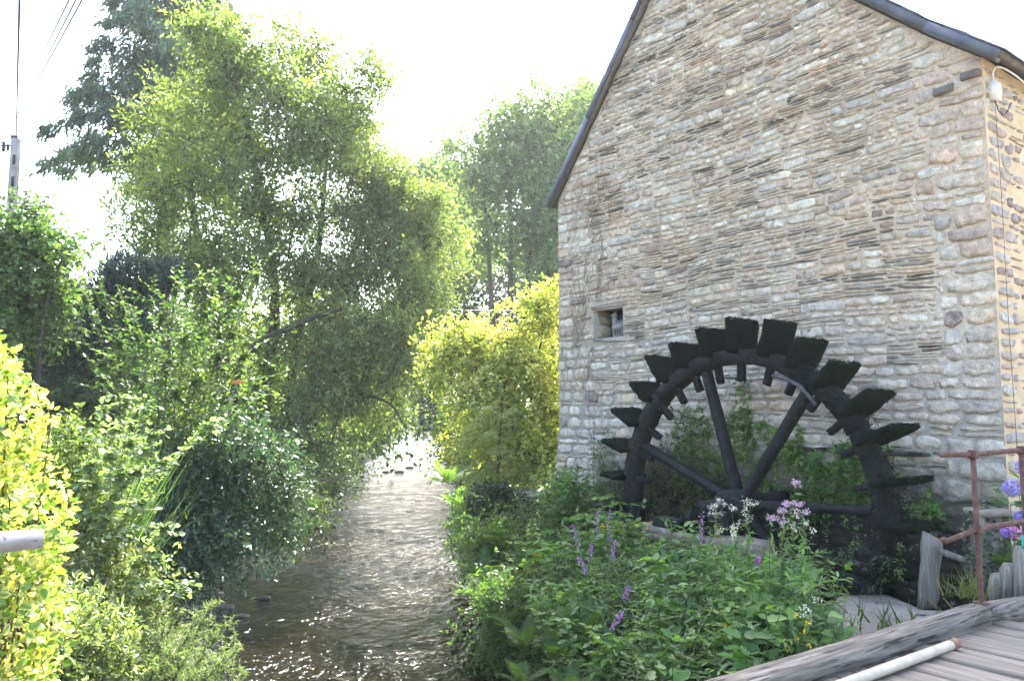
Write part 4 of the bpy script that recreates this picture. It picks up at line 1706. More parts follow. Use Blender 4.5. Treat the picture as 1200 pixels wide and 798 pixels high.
wb = on_ground(at(262, 560, 23.5))
wl_lobes = [lobe(268, 80, 23, 50, 55), lobe(232, 155, 23.5, 58, 60), lobe(300, 130, 23, 85, 85), lobe(385, 120, 24, 60, 85), lobe(178, 240, 23, 50, 42), lobe(265, 225, 22, 85, 75),
            lobe(360, 230, 23, 85, 85), lobe(195, 300, 23, 50, 42), lobe(290, 310, 22, 85, 55), lobe(340, 60, 24, 45, 35), lobe(240, 360, 22.5, 65, 35), lobe(335, 400, 23.5, 55, 30), lobe(300, 455, 23.5, 50, 30), lobe(375, 350, 23.5, 50, 35)]
willow_cols = [(.15, .20, .075), (.18, .23, .08), (.12, .17, .065), (.22, .265, .08), (.14, .19, .09)]
tree('willow_tree', 'large yellow green willow with several dark leaning trunks on the bank', 'tree', wb,
     [stem([(262, 590, 23.5), (252, 500, 23.5), (262, 400, 23), (232, 280, 23), (215, 160, 23)], .26, .06),
      stem([(300, 590, 23.8), (312, 460, 23.5), (322, 340, 23.2), (300, 200, 23), (275, 90, 23)], .24, .05),
      stem([(330, 590, 24), (345, 420, 24), (372, 300, 24), (385, 150, 24)], .19, .05),
      stem([(268, 520, 23.2), (285, 420, 22), (350, 380, 21), (400, 362, 20.5)], .13, .05)],
     clumpy(wl_lobes, 8, .36, 3, .66), 1350, .155, willow_cols, gap=.62, shell=1.5, wdr=.42, sp=dict(r=.2, ntwig=9, nleaf=8, tl=.7, ow=.7, rw=.7, droop=-.25, sag=.08, ld=.1), cvar=.3, gscale=.7, mat='leaf_thin', rtip=.010)
wb2 = on_ground(at(372, 560, 26))
wl2 = [lobe(440, 225, 25, 55, 60), lobe(480, 265, 24, 50, 60), lobe(415, 310, 23, 62, 55), lobe(475, 345, 23, 42, 45), lobe(395, 390, 22, 65, 42), lobe(445, 410, 22, 52, 40), lobe(500, 300, 25, 32, 55), lobe(425, 170, 25.5, 35, 35),
       lobe(385, 450, 22, 55, 35), lobe(440, 455, 23, 40, 32)]
tree('willow_tree', 'grey green willow arching over the stream with dangling twigs', 'tree', wb2,
     [stem([(366, 585, 26), (360, 470, 26), (390, 360, 25), (430, 250, 25), (440, 180, 25)], .2, .04),
      stem([(380, 580, 26.5), (400, 470, 25.5), (440, 390, 24.5), (480, 320, 24)], .15, .04),
      stem([(355, 570, 25), (360, 500, 24), (400, 465, 22.5), (452, 470, 21.5), (475, 500, 21)], .09, .025)],
     clumpy(wl2, 8, .36, 4), 1100, .14, [(.15, .19, .09), (.12, .165, .085), (.18, .22, .085), (.22, .25, .08), (.15, .19, .10)], gap=.5, shell=1.5, wdr=.40,
     sp=dict(r=.2, ntwig=9, nleaf=8, tl=.65, ow=.5, rw=.8, droop=.05, sag=.12, ld=.3), cvar=.25, mat='leaf_thin', rtip=.009)

# alders and others behind the stream bend
ald = [(595, 47, [(640, 125, 62, 32), (590, 170, 62, 42), (560, 205, 45, 40), (640, 190, 60, 52), (600, 235, 70, 40), (655, 250, 40, 42), (560, 285, 30, 26), (625, 300, 45, 25)], 'tall pale green alder with bare lower trunks beside the mill roof'),
       (640, 52, [(665, 160, 40, 50), (690, 130, 35, 32), (660, 230, 40, 45), (650, 300, 40, 40), (680, 300, 30, 40)], 'slender alder partly hidden behind the roof edge'),
       (525, 58, [(528, 215, 38, 28), (510, 260, 42, 35), (545, 260, 30, 35), (520, 320, 45, 35), (500, 205, 22, 18)], 'lower broad alder between the willow and the tall alder')]
for u, d_, lb, lab in ald:
    b_ = on_ground(at(u, 500, d_))
    sts = [stem([(u + o, 505, d_), (u + o * 1.2, 400, d_), (u + o * 1.6, 300, d_), (u + o * 2.2, 190, d_)], .26, .06) for o in (-14, 2, 16)]
    tree('alder_tree', lab, 'tree', b_, sts, clumpy([lobe(a, b2, d_, c, e) for a, b2, c, e in lb], 8, .38, int(u), .68), 780, .29, [(.14, .21, .09), (.17, .245, .10), (.11, .175, .08), (.19, .26, .10)], 'trees beyond the bend', gap=.45,
         shell=1.6, sp=dict(r=.5, ntwig=7, nleaf=7, tl=1.0, ow=.6, droop=-.1), wdr=.55, rtip=.012, cvar=.25, gscale=.45)
# dark trees further back
back = [(495, 74, [(490, 385, 45, 50), (520, 400, 40, 55), (470, 420, 40, 40), (500, 450, 50, 35)], 'dense dark green tree closing the view up the stream'),
        (590, 66, [(580, 360, 45, 45), (620, 350, 40, 50), (560, 420, 45, 50), (610, 420, 55, 45)], 'dark bushy tree under the alders'),
        (505, 64, [(500, 245, 42, 42), (530, 235, 36, 42), (478, 300, 45, 45), (530, 305, 45, 45), (500, 350, 50, 45)], 'tall green tree closing the gap between the willow and the alder'),
        (560, 70, [(545, 300, 40, 35), (590, 300, 40, 40), (630, 300, 40, 40), (520, 340, 40, 40)], 'tall mid green tree filling the gap behind the alders'),
        (445, 80, [(440, 400, 50, 60), (400, 440, 55, 40), (455, 460, 40, 28)], 'dark tree seen through the willow branches'),
        (330, 62, [(330, 350, 60, 45), (330, 400, 70, 55), (280, 430, 70, 45), (380, 440, 60, 40), (390, 370, 45, 45)], 'shaded tree behind the willow trunks'),
        (200, 58, [(200, 400, 80, 50), (140, 420, 60, 40), (250, 430, 60, 40)], 'dark tree behind the elm sapling'),
        (60, 30, [(70, 420, 60, 35), (20, 430, 60, 45), (120, 440, 50, 35)], 'shadowy thicket behind the junipers'),
        (150, 34, [(150, 430, 60, 40), (210, 440, 60, 40), (110, 450, 60, 40)], 'dark thicket between the juniper and the willow'),
        (400, 45, [(380, 470, 60, 40), (430, 480, 50, 30), (330, 480, 60, 35)], 'dark thicket low behind the willow trunks'),
        (660, 60, [(660, 380, 40, 70), (680, 430, 50, 50)], 'dark tree beside the mill behind the golden bush')]
for u, d_, lb, lab in back:
    b_ = on_ground(at(u, 500, d_))
    sts = [stem([(u + o, 505, d_), (u + o * 1.3, 440, d_), (u + o * 2, 370, d_)], .22, .06) for o in (-10, 8)]
    tree('dense_tree', lab, 'tree', b_, sts, [lobe(a, b2, d_, c, e) for a, b2, c, e in lb], 380, .34, [(.065, .11, .035), (.085, .14, .04), (.05, .09, .04)], 'trees beyond the bend', gap=.15,
         shell=1.5, sp=dict(r=.7, ntwig=6, nleaf=6, tl=1.1), wdr=.6, rtip=.016, cvar=.25, gscale=.4)
# left leafy tree before the pole
b_ = on_ground(at(30, 520, 13.5))
tree('hazel_tree', 'leafy green hazel bush in front of the utility pole', 'tree', b_,
     [stem([(30, 540, 13.5), (28, 400, 13.5), (35, 270, 13.5)], .06, .015), stem([(20, 540, 13.4), (10, 400, 13.3), (-10, 300, 13.2)], .05, .015), stem([(40, 530, 13.4), (50, 380, 13.2), (75, 295, 13.2)], .05, .012)],
     clumpy([lobe(30, 262, 13.5, 12, 22), lobe(40, 285, 13.5, 26, 22), lobe(-5, 290, 13.4, 30, 30), lobe(62, 298, 13.3, 34, 9), lobe(85, 291, 13.2, 14, 6), lobe(20, 320, 13.4, 48, 32), lobe(10, 380, 13.2, 45, 40), lobe(60, 360, 13.5, 25, 30)], 7, .42, 6, .7), 430, .085,
     [(.10, .165, .055), (.125, .195, .06), (.075, .13, .05)], gap=.3, shell=1.6, sp=dict(r=.13, ntwig=5, nleaf=7, tl=.36, ow=.7, droop=-.3), wdr=.7, rtip=.005, T=T_OV)

# dark blue junipers at the left
for k, (u, v, d_, lb, lab) in enumerate([(30, 520, 15.5, [(30, 375, 55, 45), (60, 345, 25, 25), (10, 400, 40, 40), (80, 410, 35, 25)], 'dark blue juniper bush below the hazel'),
                                         (140, 520, 16.5, [(140, 340, 35, 28), (110, 370, 32, 25), (170, 360, 30, 28), (150, 400, 45, 30), (190, 330, 22, 22)], 'dark blue juniper bush in the gap left of the willow')]):
    b_ = on_ground(at(u, v, d_))
    lbs = [lobe(a, b2, d_, c, e) for a, b2, c, e in lb]
    shrub('juniper_bush', lab, 'bush', b_, lbs, 260, .16, [(.028, .05, .045), (.035, .062, .055), (.045, .075, .055)], 'junipers on the left bank', gap=.1, mat='needle', T=T_BLADE, wdr=.16,
          sp=dict(r=.10, ntwig=9, nleaf=9, tl=.32, ow=.6, rw=.5, droop=-.9, spread=.45, ld=-.4), rtip=.006, bark='bark_red')

# ------------------------------------------------------------------ left bank shrubs
# elm sapling with arching flat sprays
eb = on_ground(at(205, 560, 11.5))
eb[2] = max(eb[2], -.3)
elm = thing('elm_sapling', 'bright green elm sapling with long arching leafy shoots', 'sapling', eb)
re_ = np.random.default_rng(4)
pths = []
for (u, v, d_) in [(300, 328, 11.2), (278, 350, 11), (250, 345, 11.5), (222, 342, 11.8), (205, 345, 11.2), (178, 358, 11.8), (145, 365, 11.2), (120, 350, 11), (100, 352, 10.6), (240, 372, 10.8), (270, 395, 10.6), (285, 420, 10.4),
                   (300, 455, 10.6), (255, 420, 10.2), (215, 400, 10.2), (175, 400, 10.2), (140, 405, 10.4), (120, 430, 10.2), (160, 445, 9.9), (230, 450, 9.9), (262, 470, 9.9), (195, 430, 10.0), (190, 375, 10.8), (235, 395, 10.4), (160, 385, 10.8), (205, 465, 9.9)]:
    tip = at(u, v, d_)
    foot = eb + np.array([re_.normal(0, .2), re_.normal(0, .2), 0])
    mid = foot * .45 + tip * .55 + np.array([0, 0, .25])
    pths.append([foot, mid, tip * .93 + mid * .07 + ZZ * .05, tip])
shoots(elm, pths, .085, [(.07, .125, .05), (.085, .15, .055), (.06, .105, .05), (.12, .18, .055)], 'leaf', side=13, nleaf=24, side_len=.75, r0=.012, stem_mat='twig', wdr=.55, name='foliage')

# glossy dark shrub hanging over the water
sb_ = on_ground(at(190, 640, 11.8))
dl = [lobe(265, 520, 11.2, 62, 42, .6), lobe(215, 545, 11, 60, 45, .6), lobe(300, 560, 11.6, 50, 38, .6), lobe(250, 590, 10.9, 75, 42, .7), lobe(320, 600, 12.2, 42, 32, .5), lobe(195, 600, 10.6, 55, 50, .6), lobe(240, 640, 10.7, 55, 28, .5),
      lobe(180, 655, 10.2, 45, 38, .5), lobe(290, 625, 11.6, 50, 22, .5)]
shrub('overhanging_shrub', 'dense dark green glossy shrub overhanging the water', 'shrub', sb_, dl, 900, .088, [(.045, .09, .05), (.06, .11, .06), (.08, .135, .075), (.04, .08, .045)], gap=.1, shell=1.7, mat='leaf_gloss', T=T_OV,
      sp=dict(r=.12, ntwig=5, nleaf=7, tl=.28, ow=.8, rw=.6, droop=.05, sag=.03, ld=.2, up=.8), wdr=.32, rtip=.004)

# bramble tangle
bb = on_ground(at(90, 700, 7.4))
br_ = thing('bramble', 'sunlit bramble tangle with pale leaves and trailing shoots', 'bramble', bb)
pths = []
for (u, v, d_) in [(245, 500, 6.9), (190, 545, 6.7), (160, 470, 7.4), (180, 510, 7.0), (195, 620, 6.4), (200, 690, 6.2), (150, 520, 6.6), (120, 480, 7.3), (100, 520, 6.8), (140, 560, 6.4), (165, 590, 6.3), (110, 570, 6.3), (185, 660, 6.3), (90, 500, 7.2),
                   (150, 630, 6.1), (120, 610, 6.2), (172, 482, 7.2), (135, 505, 6.9), (95, 600, 6.4), (160, 555, 6.6), (215, 695, 6.3), (128, 535, 6.5), (105, 545, 6.6), (170, 530, 6.8)]:
    tip = at(u, v, d_)
    foot = bb + np.array([re_.normal(0, .25), re_.normal(0, .2), 0])
    mid = foot * .4 + tip * .6 + np.array([0, 0, .28])
    pths.append([foot, mid, tip * .85 + mid * .15 + ZZ * .06, tip])
shoots(br_, pths, .062, [(.16, .225, .11), (.21, .275, .145), (.13, .19, .085), (.27, .32, .19)], 'leaf', side=9, nleaf=46, side_len=.26, r0=.006, stem_mat='twig', wdr=.72, name='foliage', up=.7)

# broom: upright green wands
gb = on_ground(at(85, 560, 8.2))
bro = thing('broom_bush', 'fine upright light green broom bush behind the hedge', 'bush', gb)
nb2 = 900
rb2 = np.random.default_rng(8)
foot = gb + np.stack([rb2.normal(0, .22, nb2), rb2.normal(0, .2, nb2), .1 + .35 * rb2.random(nb2)], -1)
fan = nrm(np.stack([rb2.normal(.08, .34, nb2), rb2.normal(0, .3, nb2), np.ones(nb2)], -1))
leaves_obj('wands', T_BLADE, foot, fan, rb2.normal(0, 1, (nb2, 3)), rb2.uniform(1.0, 2.05, nb2), .013, leaf_tint([(.11, .19, .06), (.14, .23, .07), (.09, .15, .06)], nb2), M['leaf'], bro)
nb3 = 3000
foot = gb + np.stack([rb2.normal(.05, .34, nb3), rb2.normal(0, .25, nb3), .5 + 1.5 * rb2.random(nb3)], -1)
fan = nrm(np.stack([rb2.normal(.1, .4, nb3), rb2.normal(0, .4, nb3), np.ones(nb3)], -1))
leaves_obj('leaflets', T_BLADE, foot, fan, rb2.normal(0, 1, (nb3, 3)), rb2.uniform(.06, .18, nb3), .008, leaf_tint([(.12, .20, .07), (.15, .24, .08)], nb3), M['leaf'], bro)

# gorse at the bottom left: spiny upright plumes
goz = on_ground(at(150, 790, 6.6))
gor = thing('gorse_bush', 'spiky grey green gorse with feathery upright branches by the water', 'bush', goz)
tips = [(245, 712, 6.4), (275, 752, 6.3), (262, 735, 6.5), (285, 792, 6.1), (225, 735, 6.1), (240, 765, 6.0), (205, 725, 6.2), (255, 780, 5.9), (190, 745, 5.9), (215, 775, 5.8), (170, 730, 6.1), (150, 755, 5.8), (180, 785, 5.7), (130, 735, 6.0), (110, 770, 5.8), (160, 715, 6.3),
        (230, 790, 5.8), (200, 760, 5.8), (135, 790, 5.6), (95, 745, 6.0), (270, 770, 6.1), (190, 700, 6.5), (215, 745, 6.3)]
PP, YY, NN, paths = [], [], [], []
rg_ = np.random.default_rng(12)
for (u, v, d_) in tips:
    tip = at(u, v, d_)
    foot = goz + rg_.normal(0, .12, 3)
    pth = smooth_path([foot, foot * .4 + tip * .6 + np.array([0, 0, .06]), tip], 10)
    paths.append((pth, np.linspace(.012, .003, len(pth))))
    L_ = np.linalg.norm(tip - foot)
    for q_ in np.linspace(.35, 1, 11):
        o = pth[int(q_ * (len(pth) - 1))]
        dv = nrm(tip - foot)
        for j in range(4):
            sd = nrm(dv * .8 + rg_.normal(0, .55, 3) + ZZ * .15)
            SL = .24 * (1.2 - q_) + .07
            n_ = 12
            t = np.linspace(0, 1, n_)[:, None]
            pp_ = o + sd * SL * t
            for rep in range(2):
                PP.append(pp_)
                YY.append(nrm(sd * .5 + rg_.normal(0, .8, (n_, 3))))
                NN.append(rg_.normal(0, 1, (n_, 3)))
            paths.append((np.array([o, o + sd * SL]), np.array([.004, .0015])))
obj('branches', *tubes_fast(paths, 3), M['green_stem'], gor)
P, Y, Nn = (np.concatenate(a) for a in (PP, YY, NN))
leaves_obj('spines', T_BLADE, P, Y, Nn, rg_.uniform(.025, .055, len(P)), .006, leaf_tint([(.16, .215, .11), (.195, .245, .135), (.14, .18, .09), (.22, .24, .14)], len(P)), M['leaf'], gor)

# low weeds between hedge and gorse
for k, (u, v, d_, lb, cols_, lab) in enumerate([
        (110, 720, 6.4, [(110, 660, 45, 40), (150, 690, 40, 32), (85, 720, 40, 40), (140, 730, 40, 30)], [(.17, .22, .09), (.20, .24, .11), (.23, .25, .13), (.19, .17, .10)], 'dry yellowish weeds between the hedge and the gorse'),
        (75, 640, 6.8, [(70, 560, 30, 60), (85, 620, 35, 40)], [(.12, .16, .05), (.15, .19, .06)], 'pale leafy weeds tucked behind the hedge'),
        (95, 790, 5.2, [(95, 770, 40, 30), (70, 740, 30, 35)], [(.17, .21, .09), (.20, .23, .11)], 'straggly pale weeds at the foot of the hedge')]):
    b_ = on_ground(at(u, v + 40, d_))
    shrub('weeds', lab, 'weeds', b_, [lobe(a, b2, d_, c, e, .35) for a, b2, c, e in lb], 240, .05, cols_, None, gap=.1, sp=dict(r=.07, ntwig=5, nleaf=8, tl=.2, ow=.4, droop=-.5), wdr=.4, rtip=.0022, bark='green_stem')

# clipped variegated hedge at the left edge; the largest leaves are parts, the rest one mass
hb = np.array([-2.05, 3.2, -.4])
hedge = thing('variegated_hedge', 'yellow and green variegated hedge at the rail end', 'hedge', hb)
hl_ = [lobe(-30, 500, 3.1, 72, 92, .3), lobe(-15, 620, 3.1, 80, 105, .32), lobe(-25, 740, 3.05, 88, 110, .32), lobe(-60, 440, 3.15, 60, 60, .3), lobe(-40, 850, 3.0, 95, 90, .32), lobe(-120, 560, 3.2, 90, 160, .3), lobe(-120, 760, 3.2, 100, 160, .3)]
rh = np.random.default_rng(31)
C, out = fill_lobes(hl_, 15000, 4.5, 0, rh)
hcols = np.array([(.60, .54, .16), (.56, .52, .20), (.22, .30, .06), (.12, .20, .05), (.62, .58, .28), (.36, .40, .10)])
side_d = nrm(np.stack([rh.normal(0, 1, len(C)), rh.normal(0, 1, len(C)), rh.normal(.1, .7, len(C))], -1))
Yh = nrm(side_d + out * .4)
Nh = nrm(out + rh.normal(0, .5, (len(C), 3)) + ZZ * .25)
Lh = rh.uniform(.026, .048, len(C))
# visible and nearest leaves
rel = C - CAM
uu = 600 + FPX * rel[:, 0] / rel[:, 1]
facing = (out * nrm(-rel)).sum(1)
score = np.where((uu > 0) & (facing > .1), Lh / rel[:, 1], 0)
big = np.argsort(-score)[:300]
rest = np.setdiff1d(np.arange(len(C)), big)
tn = hcols[rh.integers(len(hcols), size=len(C))] * rh.uniform(.8, 1.15, (len(C), 1))
leaves_obj('hedge_foliage', T_OV, C[rest], Yh[rest], Nh[rest], Lh[rest], Lh[rest] * .62, tn[rest], M['leaf'], hedge, kind='stuff')
leaf_me = []
for c in hcols:
    T8 = np.array([(0, 0, 0), (.18, .12, .02), (.31, .38, .05), (.26, .7, .04), (0, 1, -.06), (-.26, .7, .04), (-.31, .38, .05), (-.18, .12, .02), (0, .4, -.01), (0, .7, -.015)])
    F8 = [(0, 1, 2, 8), (8, 2, 3, 9), (9, 3, 4), (0, 8, 6, 7), (8, 9, 5, 6), (9, 4, 5)]
    edge_c = np.where(np.arange(10)[:, None] >= 8, np.array([.10, .18, .03]), c)
    edge_c[0] = (.12, .2, .03)
    me = mesh_np('leaf', T8, group_faces(F8), edge_c)
    me.materials.append(M['leaf'])
    leaf_me.append(me)


def leaf_obj(me, pos, Y, Nn, ln, parent, name='leaf', org=None):
    X = nrm(np.cross(Y, Nn))
    Z = np.cross(X, Y)
    o = bpy.data.objects.new(name, me)
    p_ = pos - (org if org is not None else origin(parent))
    m4 = np.eye(4)
    m4[:3, 0], m4[:3, 1], m4[:3, 2], m4[:3, 3] = X * ln, Y * ln, Z * ln, p_
    o.parent = parent
    o.matrix_basis = Matrix(m4.tolist())
    COL.objects.link(o)
    return o


ho = origin(hedge)
for i in big:
    leaf_obj(leaf_me[rh.integers(len(leaf_me))], C[i], Yh[i], Nh[i], Lh[i], hedge, org=ho)
hp = [(np.array([hb + np.array([rh.normal(0, .25), rh.normal(0, .12), 0]), c * .6 + hb * .4, c]), np.array([.012, .007, .003])) for c in C[rh.integers(len(C), size=60)]]
obj('twigs', *tubes_fast(hp, 4), M['twig'], hedge)

# ------------------------------------------------------------------ stream edges further up
for (u, v, d_, lb, cols_, lab) in [
        (425, 530, 30, [(420, 500, 40, 26), (445, 495, 25, 20), (395, 520, 35, 20), (370, 540, 30, 18)], [(.10, .19, .03), (.13, .23, .035), (.08, .14, .03)], 'bright green bush at the left edge of the far stream'),
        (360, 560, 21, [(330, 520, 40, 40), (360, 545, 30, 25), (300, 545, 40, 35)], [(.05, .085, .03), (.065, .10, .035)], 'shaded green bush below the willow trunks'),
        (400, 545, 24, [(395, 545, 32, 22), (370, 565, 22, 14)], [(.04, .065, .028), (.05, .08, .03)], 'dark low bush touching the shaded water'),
        (508, 510, 60, [(515, 480, 22, 28), (530, 500, 15, 16), (500, 465, 30, 25)], [(.05, .09, .03), (.07, .12, .03)], 'dark bush on the right bank at the river bend'),
        (540, 540, 27, [(535, 500, 18, 35), (545, 530, 14, 22)], [(.09, .15, .04), (.12, .18, .04)], 'green bush on the right bank before the golden conifer'),
        (566, 640, 13.2, [(566, 640, 24, 24), (585, 660, 26, 22), (600, 640, 22, 22)], [(.09, .15, .05), (.12, .19, .06), (.15, .22, .06)], 'leafy green bush over the water below the ivy ledge'),
        (600, 700, 10.8, [(585, 700, 22, 22), (605, 720, 24, 24), (580, 745, 18, 22), (600, 765, 24, 26)], [(.08, .14, .05), (.10, .17, .055)], 'leafy green bush at the water edge below the loosestrife'),
        (552, 605, 16.5, [(548, 600, 18, 20), (560, 590, 16, 18)], [(.11, .18, .05), (.14, .22, .06)], 'light green bush on the water edge beside the ivy ledge'),
        (330, 600, 15.5, [(345, 605, 22, 16), (330, 590, 30, 18)], [(.11, .16, .04), (.14, .18, .05), (.08, .12, .03)], 'sunlit trailing weeds at the water edge by the dark shrub')]:
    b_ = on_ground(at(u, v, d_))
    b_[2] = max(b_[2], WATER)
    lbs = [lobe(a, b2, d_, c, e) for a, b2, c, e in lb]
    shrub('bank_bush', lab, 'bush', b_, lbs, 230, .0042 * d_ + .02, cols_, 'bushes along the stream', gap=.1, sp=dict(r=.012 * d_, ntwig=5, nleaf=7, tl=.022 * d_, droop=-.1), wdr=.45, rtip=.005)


def grass(name, label, P, hgt, cols_, group=None, lean=.35, w=.012, cat='grass', kind=None, parent=None):
    n = len(P)
    d = nrm(np.stack([rng.normal(0, lean, n), rng.normal(0, lean, n), np.ones(n)], -1))
    o = leaves_obj(name, T_BLADE, P, d, rng.normal(0, 1, (n, 3)), hgt * rng.uniform(.5, 1.2, n), w, leaf_tint(cols_, n), M['leaf'], parent, kind=kind)
    if parent is None:
        tag(o, label, cat, group)
    return o


# bright reeds at the far bend
c = atz(490, 505, WATER)
P = np.stack([c[0] + rng.normal(0, 2.6, 1500), c[1] + 6 + rng.normal(0, 2, 1500), np.full(1500, WATER)], -1)
grass('reed_bed', 'bright sunlit green reeds at the far river bend', P, 2.0, [(.15, .26, .03), (.19, .32, .04)], w=.16, kind='stuff', cat='reeds')
# grass covering both banks
n = 34000
gxs = np.where(rng.random(n) < .7, rng.uniform(-16, 0, n), rng.uniform(-2, 6, n))
gys = 3.2 + 32 * rng.random(n) ** 1.3
gh = terrain(gxs, gys)
pk = gxs * EE[0] + gys * EE[1]
sk = gxs * DD[0] + gys * DD[1]
ok = (gh > WATER + .08) & ~((pk > 7.9) & (sk < 12.4)) & (sk > 3.1) & (gh < 1)
gn = np.stack([gxs, gys, gh], -1)[ok]
grass('grass', 'mixed green grass and weeds covering the stream banks', gn, .34, [(.06, .10, .025), (.08, .13, .03), (.10, .13, .035)], w=.022, lean=.5, kind='stuff')

# dead brushwood on the left bank
for k, (u, v, d_) in enumerate([(335, 560, 19), (370, 548, 21), (300, 520, 18)]):
    b_ = at(u, v + 15, d_)
    pths = []
    for j in range(16):
        a = rng.uniform(-.5, 3.4)
        L_ = rng.uniform(.6, 1.8)
        e_ = b_ + np.array([math.cos(a) * L_, rng.normal(0, .4), abs(math.sin(a)) * L_ * .7])
        pths.append((smooth_path([b_ + rng.normal(0, .15, 3), (b_ + e_) / 2 + rng.normal(0, .12, 3), e_], 4), np.linspace(.014, .004, 9)))
    Vq, Fq = tubes_fast(pths, 4)
    tag(obj('dead_brushwood', Vq, Fq, M['dry']), ['pale dead twigs sticking out over the water', 'grey dead twigs under the willow limb', 'tangle of dead twigs behind the dark shrub'][k], 'dead branches')
oc = at(278, 448, 19)
ob = MB()
Vq, Fq = block(oc, .16, .05, .05, 3, np.array([1, 0, 0]), np.array([0, 1, 0]))
tag(obj('orange_scrap', Vq, group_faces(Fq), M['orange']), 'small orange scrap caught behind the willow trunks', 'scrap')

# ------------------------------------------------------------------ right bank by the mill
yb = on_ground(at(600, 590, 17.5))
ylb = [lobe(560, 415, 17.5, 48, 32, .7), lobe(620, 395, 17.3, 36, 45, .7), lobe(600, 440, 17, 62, 45, .8), lobe(520, 395, 17.5, 28, 16, .4), lobe(640, 370, 17, 16, 35, .4), lobe(640, 450, 16.8, 24, 50, .5), lobe(575, 490, 17, 52, 40, .8), lobe(625, 500, 16.8, 36, 42, .6), lobe(540, 440, 17.5, 35, 30, .6), lobe(600, 545, 16.6, 40, 26, .6), lobe(635, 545, 16.4, 24, 28, .4)]
tree('golden_bush', 'golden yellow variegated bush pressed against the mill corner', 'bush', yb,
     [stem([(600, 600, 17.4), (605, 530, 17.3), (590, 450, 17.2), (560, 405, 17.4)], .06, .02), stem([(618, 600, 17.3), (622, 520, 17.2), (630, 430, 17), (640, 360, 17)], .06, .015), stem([(590, 600, 17.4), (580, 520, 17.3), (560, 470, 17.2)], .05, .015)],
     clumpy(ylb, 8, .42, 9, .70), 1050, .092, [(.50, .46, .14), (.40, .39, .11), (.28, .32, .08), (.56, .52, .22), (.18, .25, .06), (.36, .38, .09)], gap=.15, shell=1.8, sp=dict(r=.12, ntwig=6, nleaf=7, tl=.3, ow=.8, droop=-.1), wdr=.55, rtip=.005, cvar=.2, T=T_OV)


def frond_mesh(n=14, width=.30, droop=.28, cols_=((.09, .16, .04), (.11, .19, .05)), seed=0, pin_w=.055):
    """fern frond lying along +y, arching; pinnae on both sides"""
    r = np.random.default_rng(seed)
    V_, F_, T_ = [], [], []
    c = np.array(cols_)
    for i in range(n):
        t = .12 + .88 * i / (n - 1)
        y, z = t * (1 - .12 * t), .22 * t - droop * t * t
        L_ = width * (math.sin(math.pi * min(1, t * .92 + .10)) ** .7) * (1.0 - .35 * t) + .01
        for sd in (-1, 1):
            a = np.array([0, y, z])
            tip = a + np.array([sd * L_, .28 * L_ + .02, -.10 * L_ + r.normal(0, .01)])
            pw = pin_w * (1.1 - .5 * t)
            m1 = a + (tip - a) * .4
            b0 = len(V_)
            V_ += [a + np.array([0, -pw * .35, 0]), m1 + np.array([0, -pw * .5, 0.006]), tip, m1 + np.array([0, pw * .5, .006]), a + np.array([0, pw * .35, 0])]
            F_.append((b0, b0 + 1, b0 + 2, b0 + 3, b0 + 4) if sd > 0 else (b0 + 4, b0 + 3, b0 + 2, b0 + 1, b0))
            T_ += [c[r.integers(len(c))] * r.uniform(.85, 1.15)] * 5
    for i in range(8):
        t0, t1 = i / 8, (i + 1) / 8
        f = lambda t: np.array([0, t * (1 - .12 * t), .22 * t - droop * t * t + .003])
        w0, w1 = .012 * (1 - t0) + .003, .012 * (1 - t1) + .003
        b0 = len(V_)
        V_ += [f(t0) - (w0, 0, 0), f(t0) + (w0, 0, 0), f(t1) + (w1, 0, 0), f(t1) - (w1, 0, 0)]
        F_.append((b0, b0 + 1, b0 + 2, b0 + 3))
        T_ += [(.10, .13, .05)] * 4
    me = mesh_np('frond', np.array(V_), group_faces(F_), np.array(T_))
    me.materials.append(M['leaf'])
    return me


fr_green = [frond_mesh(16, .27, .30, ((.07, .13, .04), (.09, .16, .045)), seed=k) for k in range(3)]
fr_bright = [frond_mesh(14, .28, .30, ((.11, .19, .05), (.13, .22, .055)), seed=10 + k) for k in range(3)]
fr_gold = [frond_mesh(12, .22, .35, ((.48, .47, .18), (.40, .42, .15), (.30, .35, .11)), seed=20 + k, pin_w=.035) for k in range(3)]


def fern(base, size, meshes, label, n=10, group='ferns on the right bank', lo=.3, hi=1.1, face=None, name='fern', cat='fern'):
    root = thing(name, label, cat, base, group)
    o_ = np.asarray(base, float)
    for k in range(n):
        az = 2 * math.pi * k / n + rng.normal(0, .25)
        if face is not None:
            az = face + rng.normal(0, .75)
        el = rng.uniform(lo, hi)
        Y = np.array([math.cos(az) * math.cos(el), math.sin(az) * math.cos(el), math.sin(el)])
        Nn = nrm(ZZ - Y * Y[2] + rng.normal(0, .12, 3))
        leaf_obj(meshes[k % len(meshes)], o_ + rng.normal(0, .02, 3), Y, Nn, size * rng.uniform(.75, 1.15), root, 'frond', org=o_)
    return root


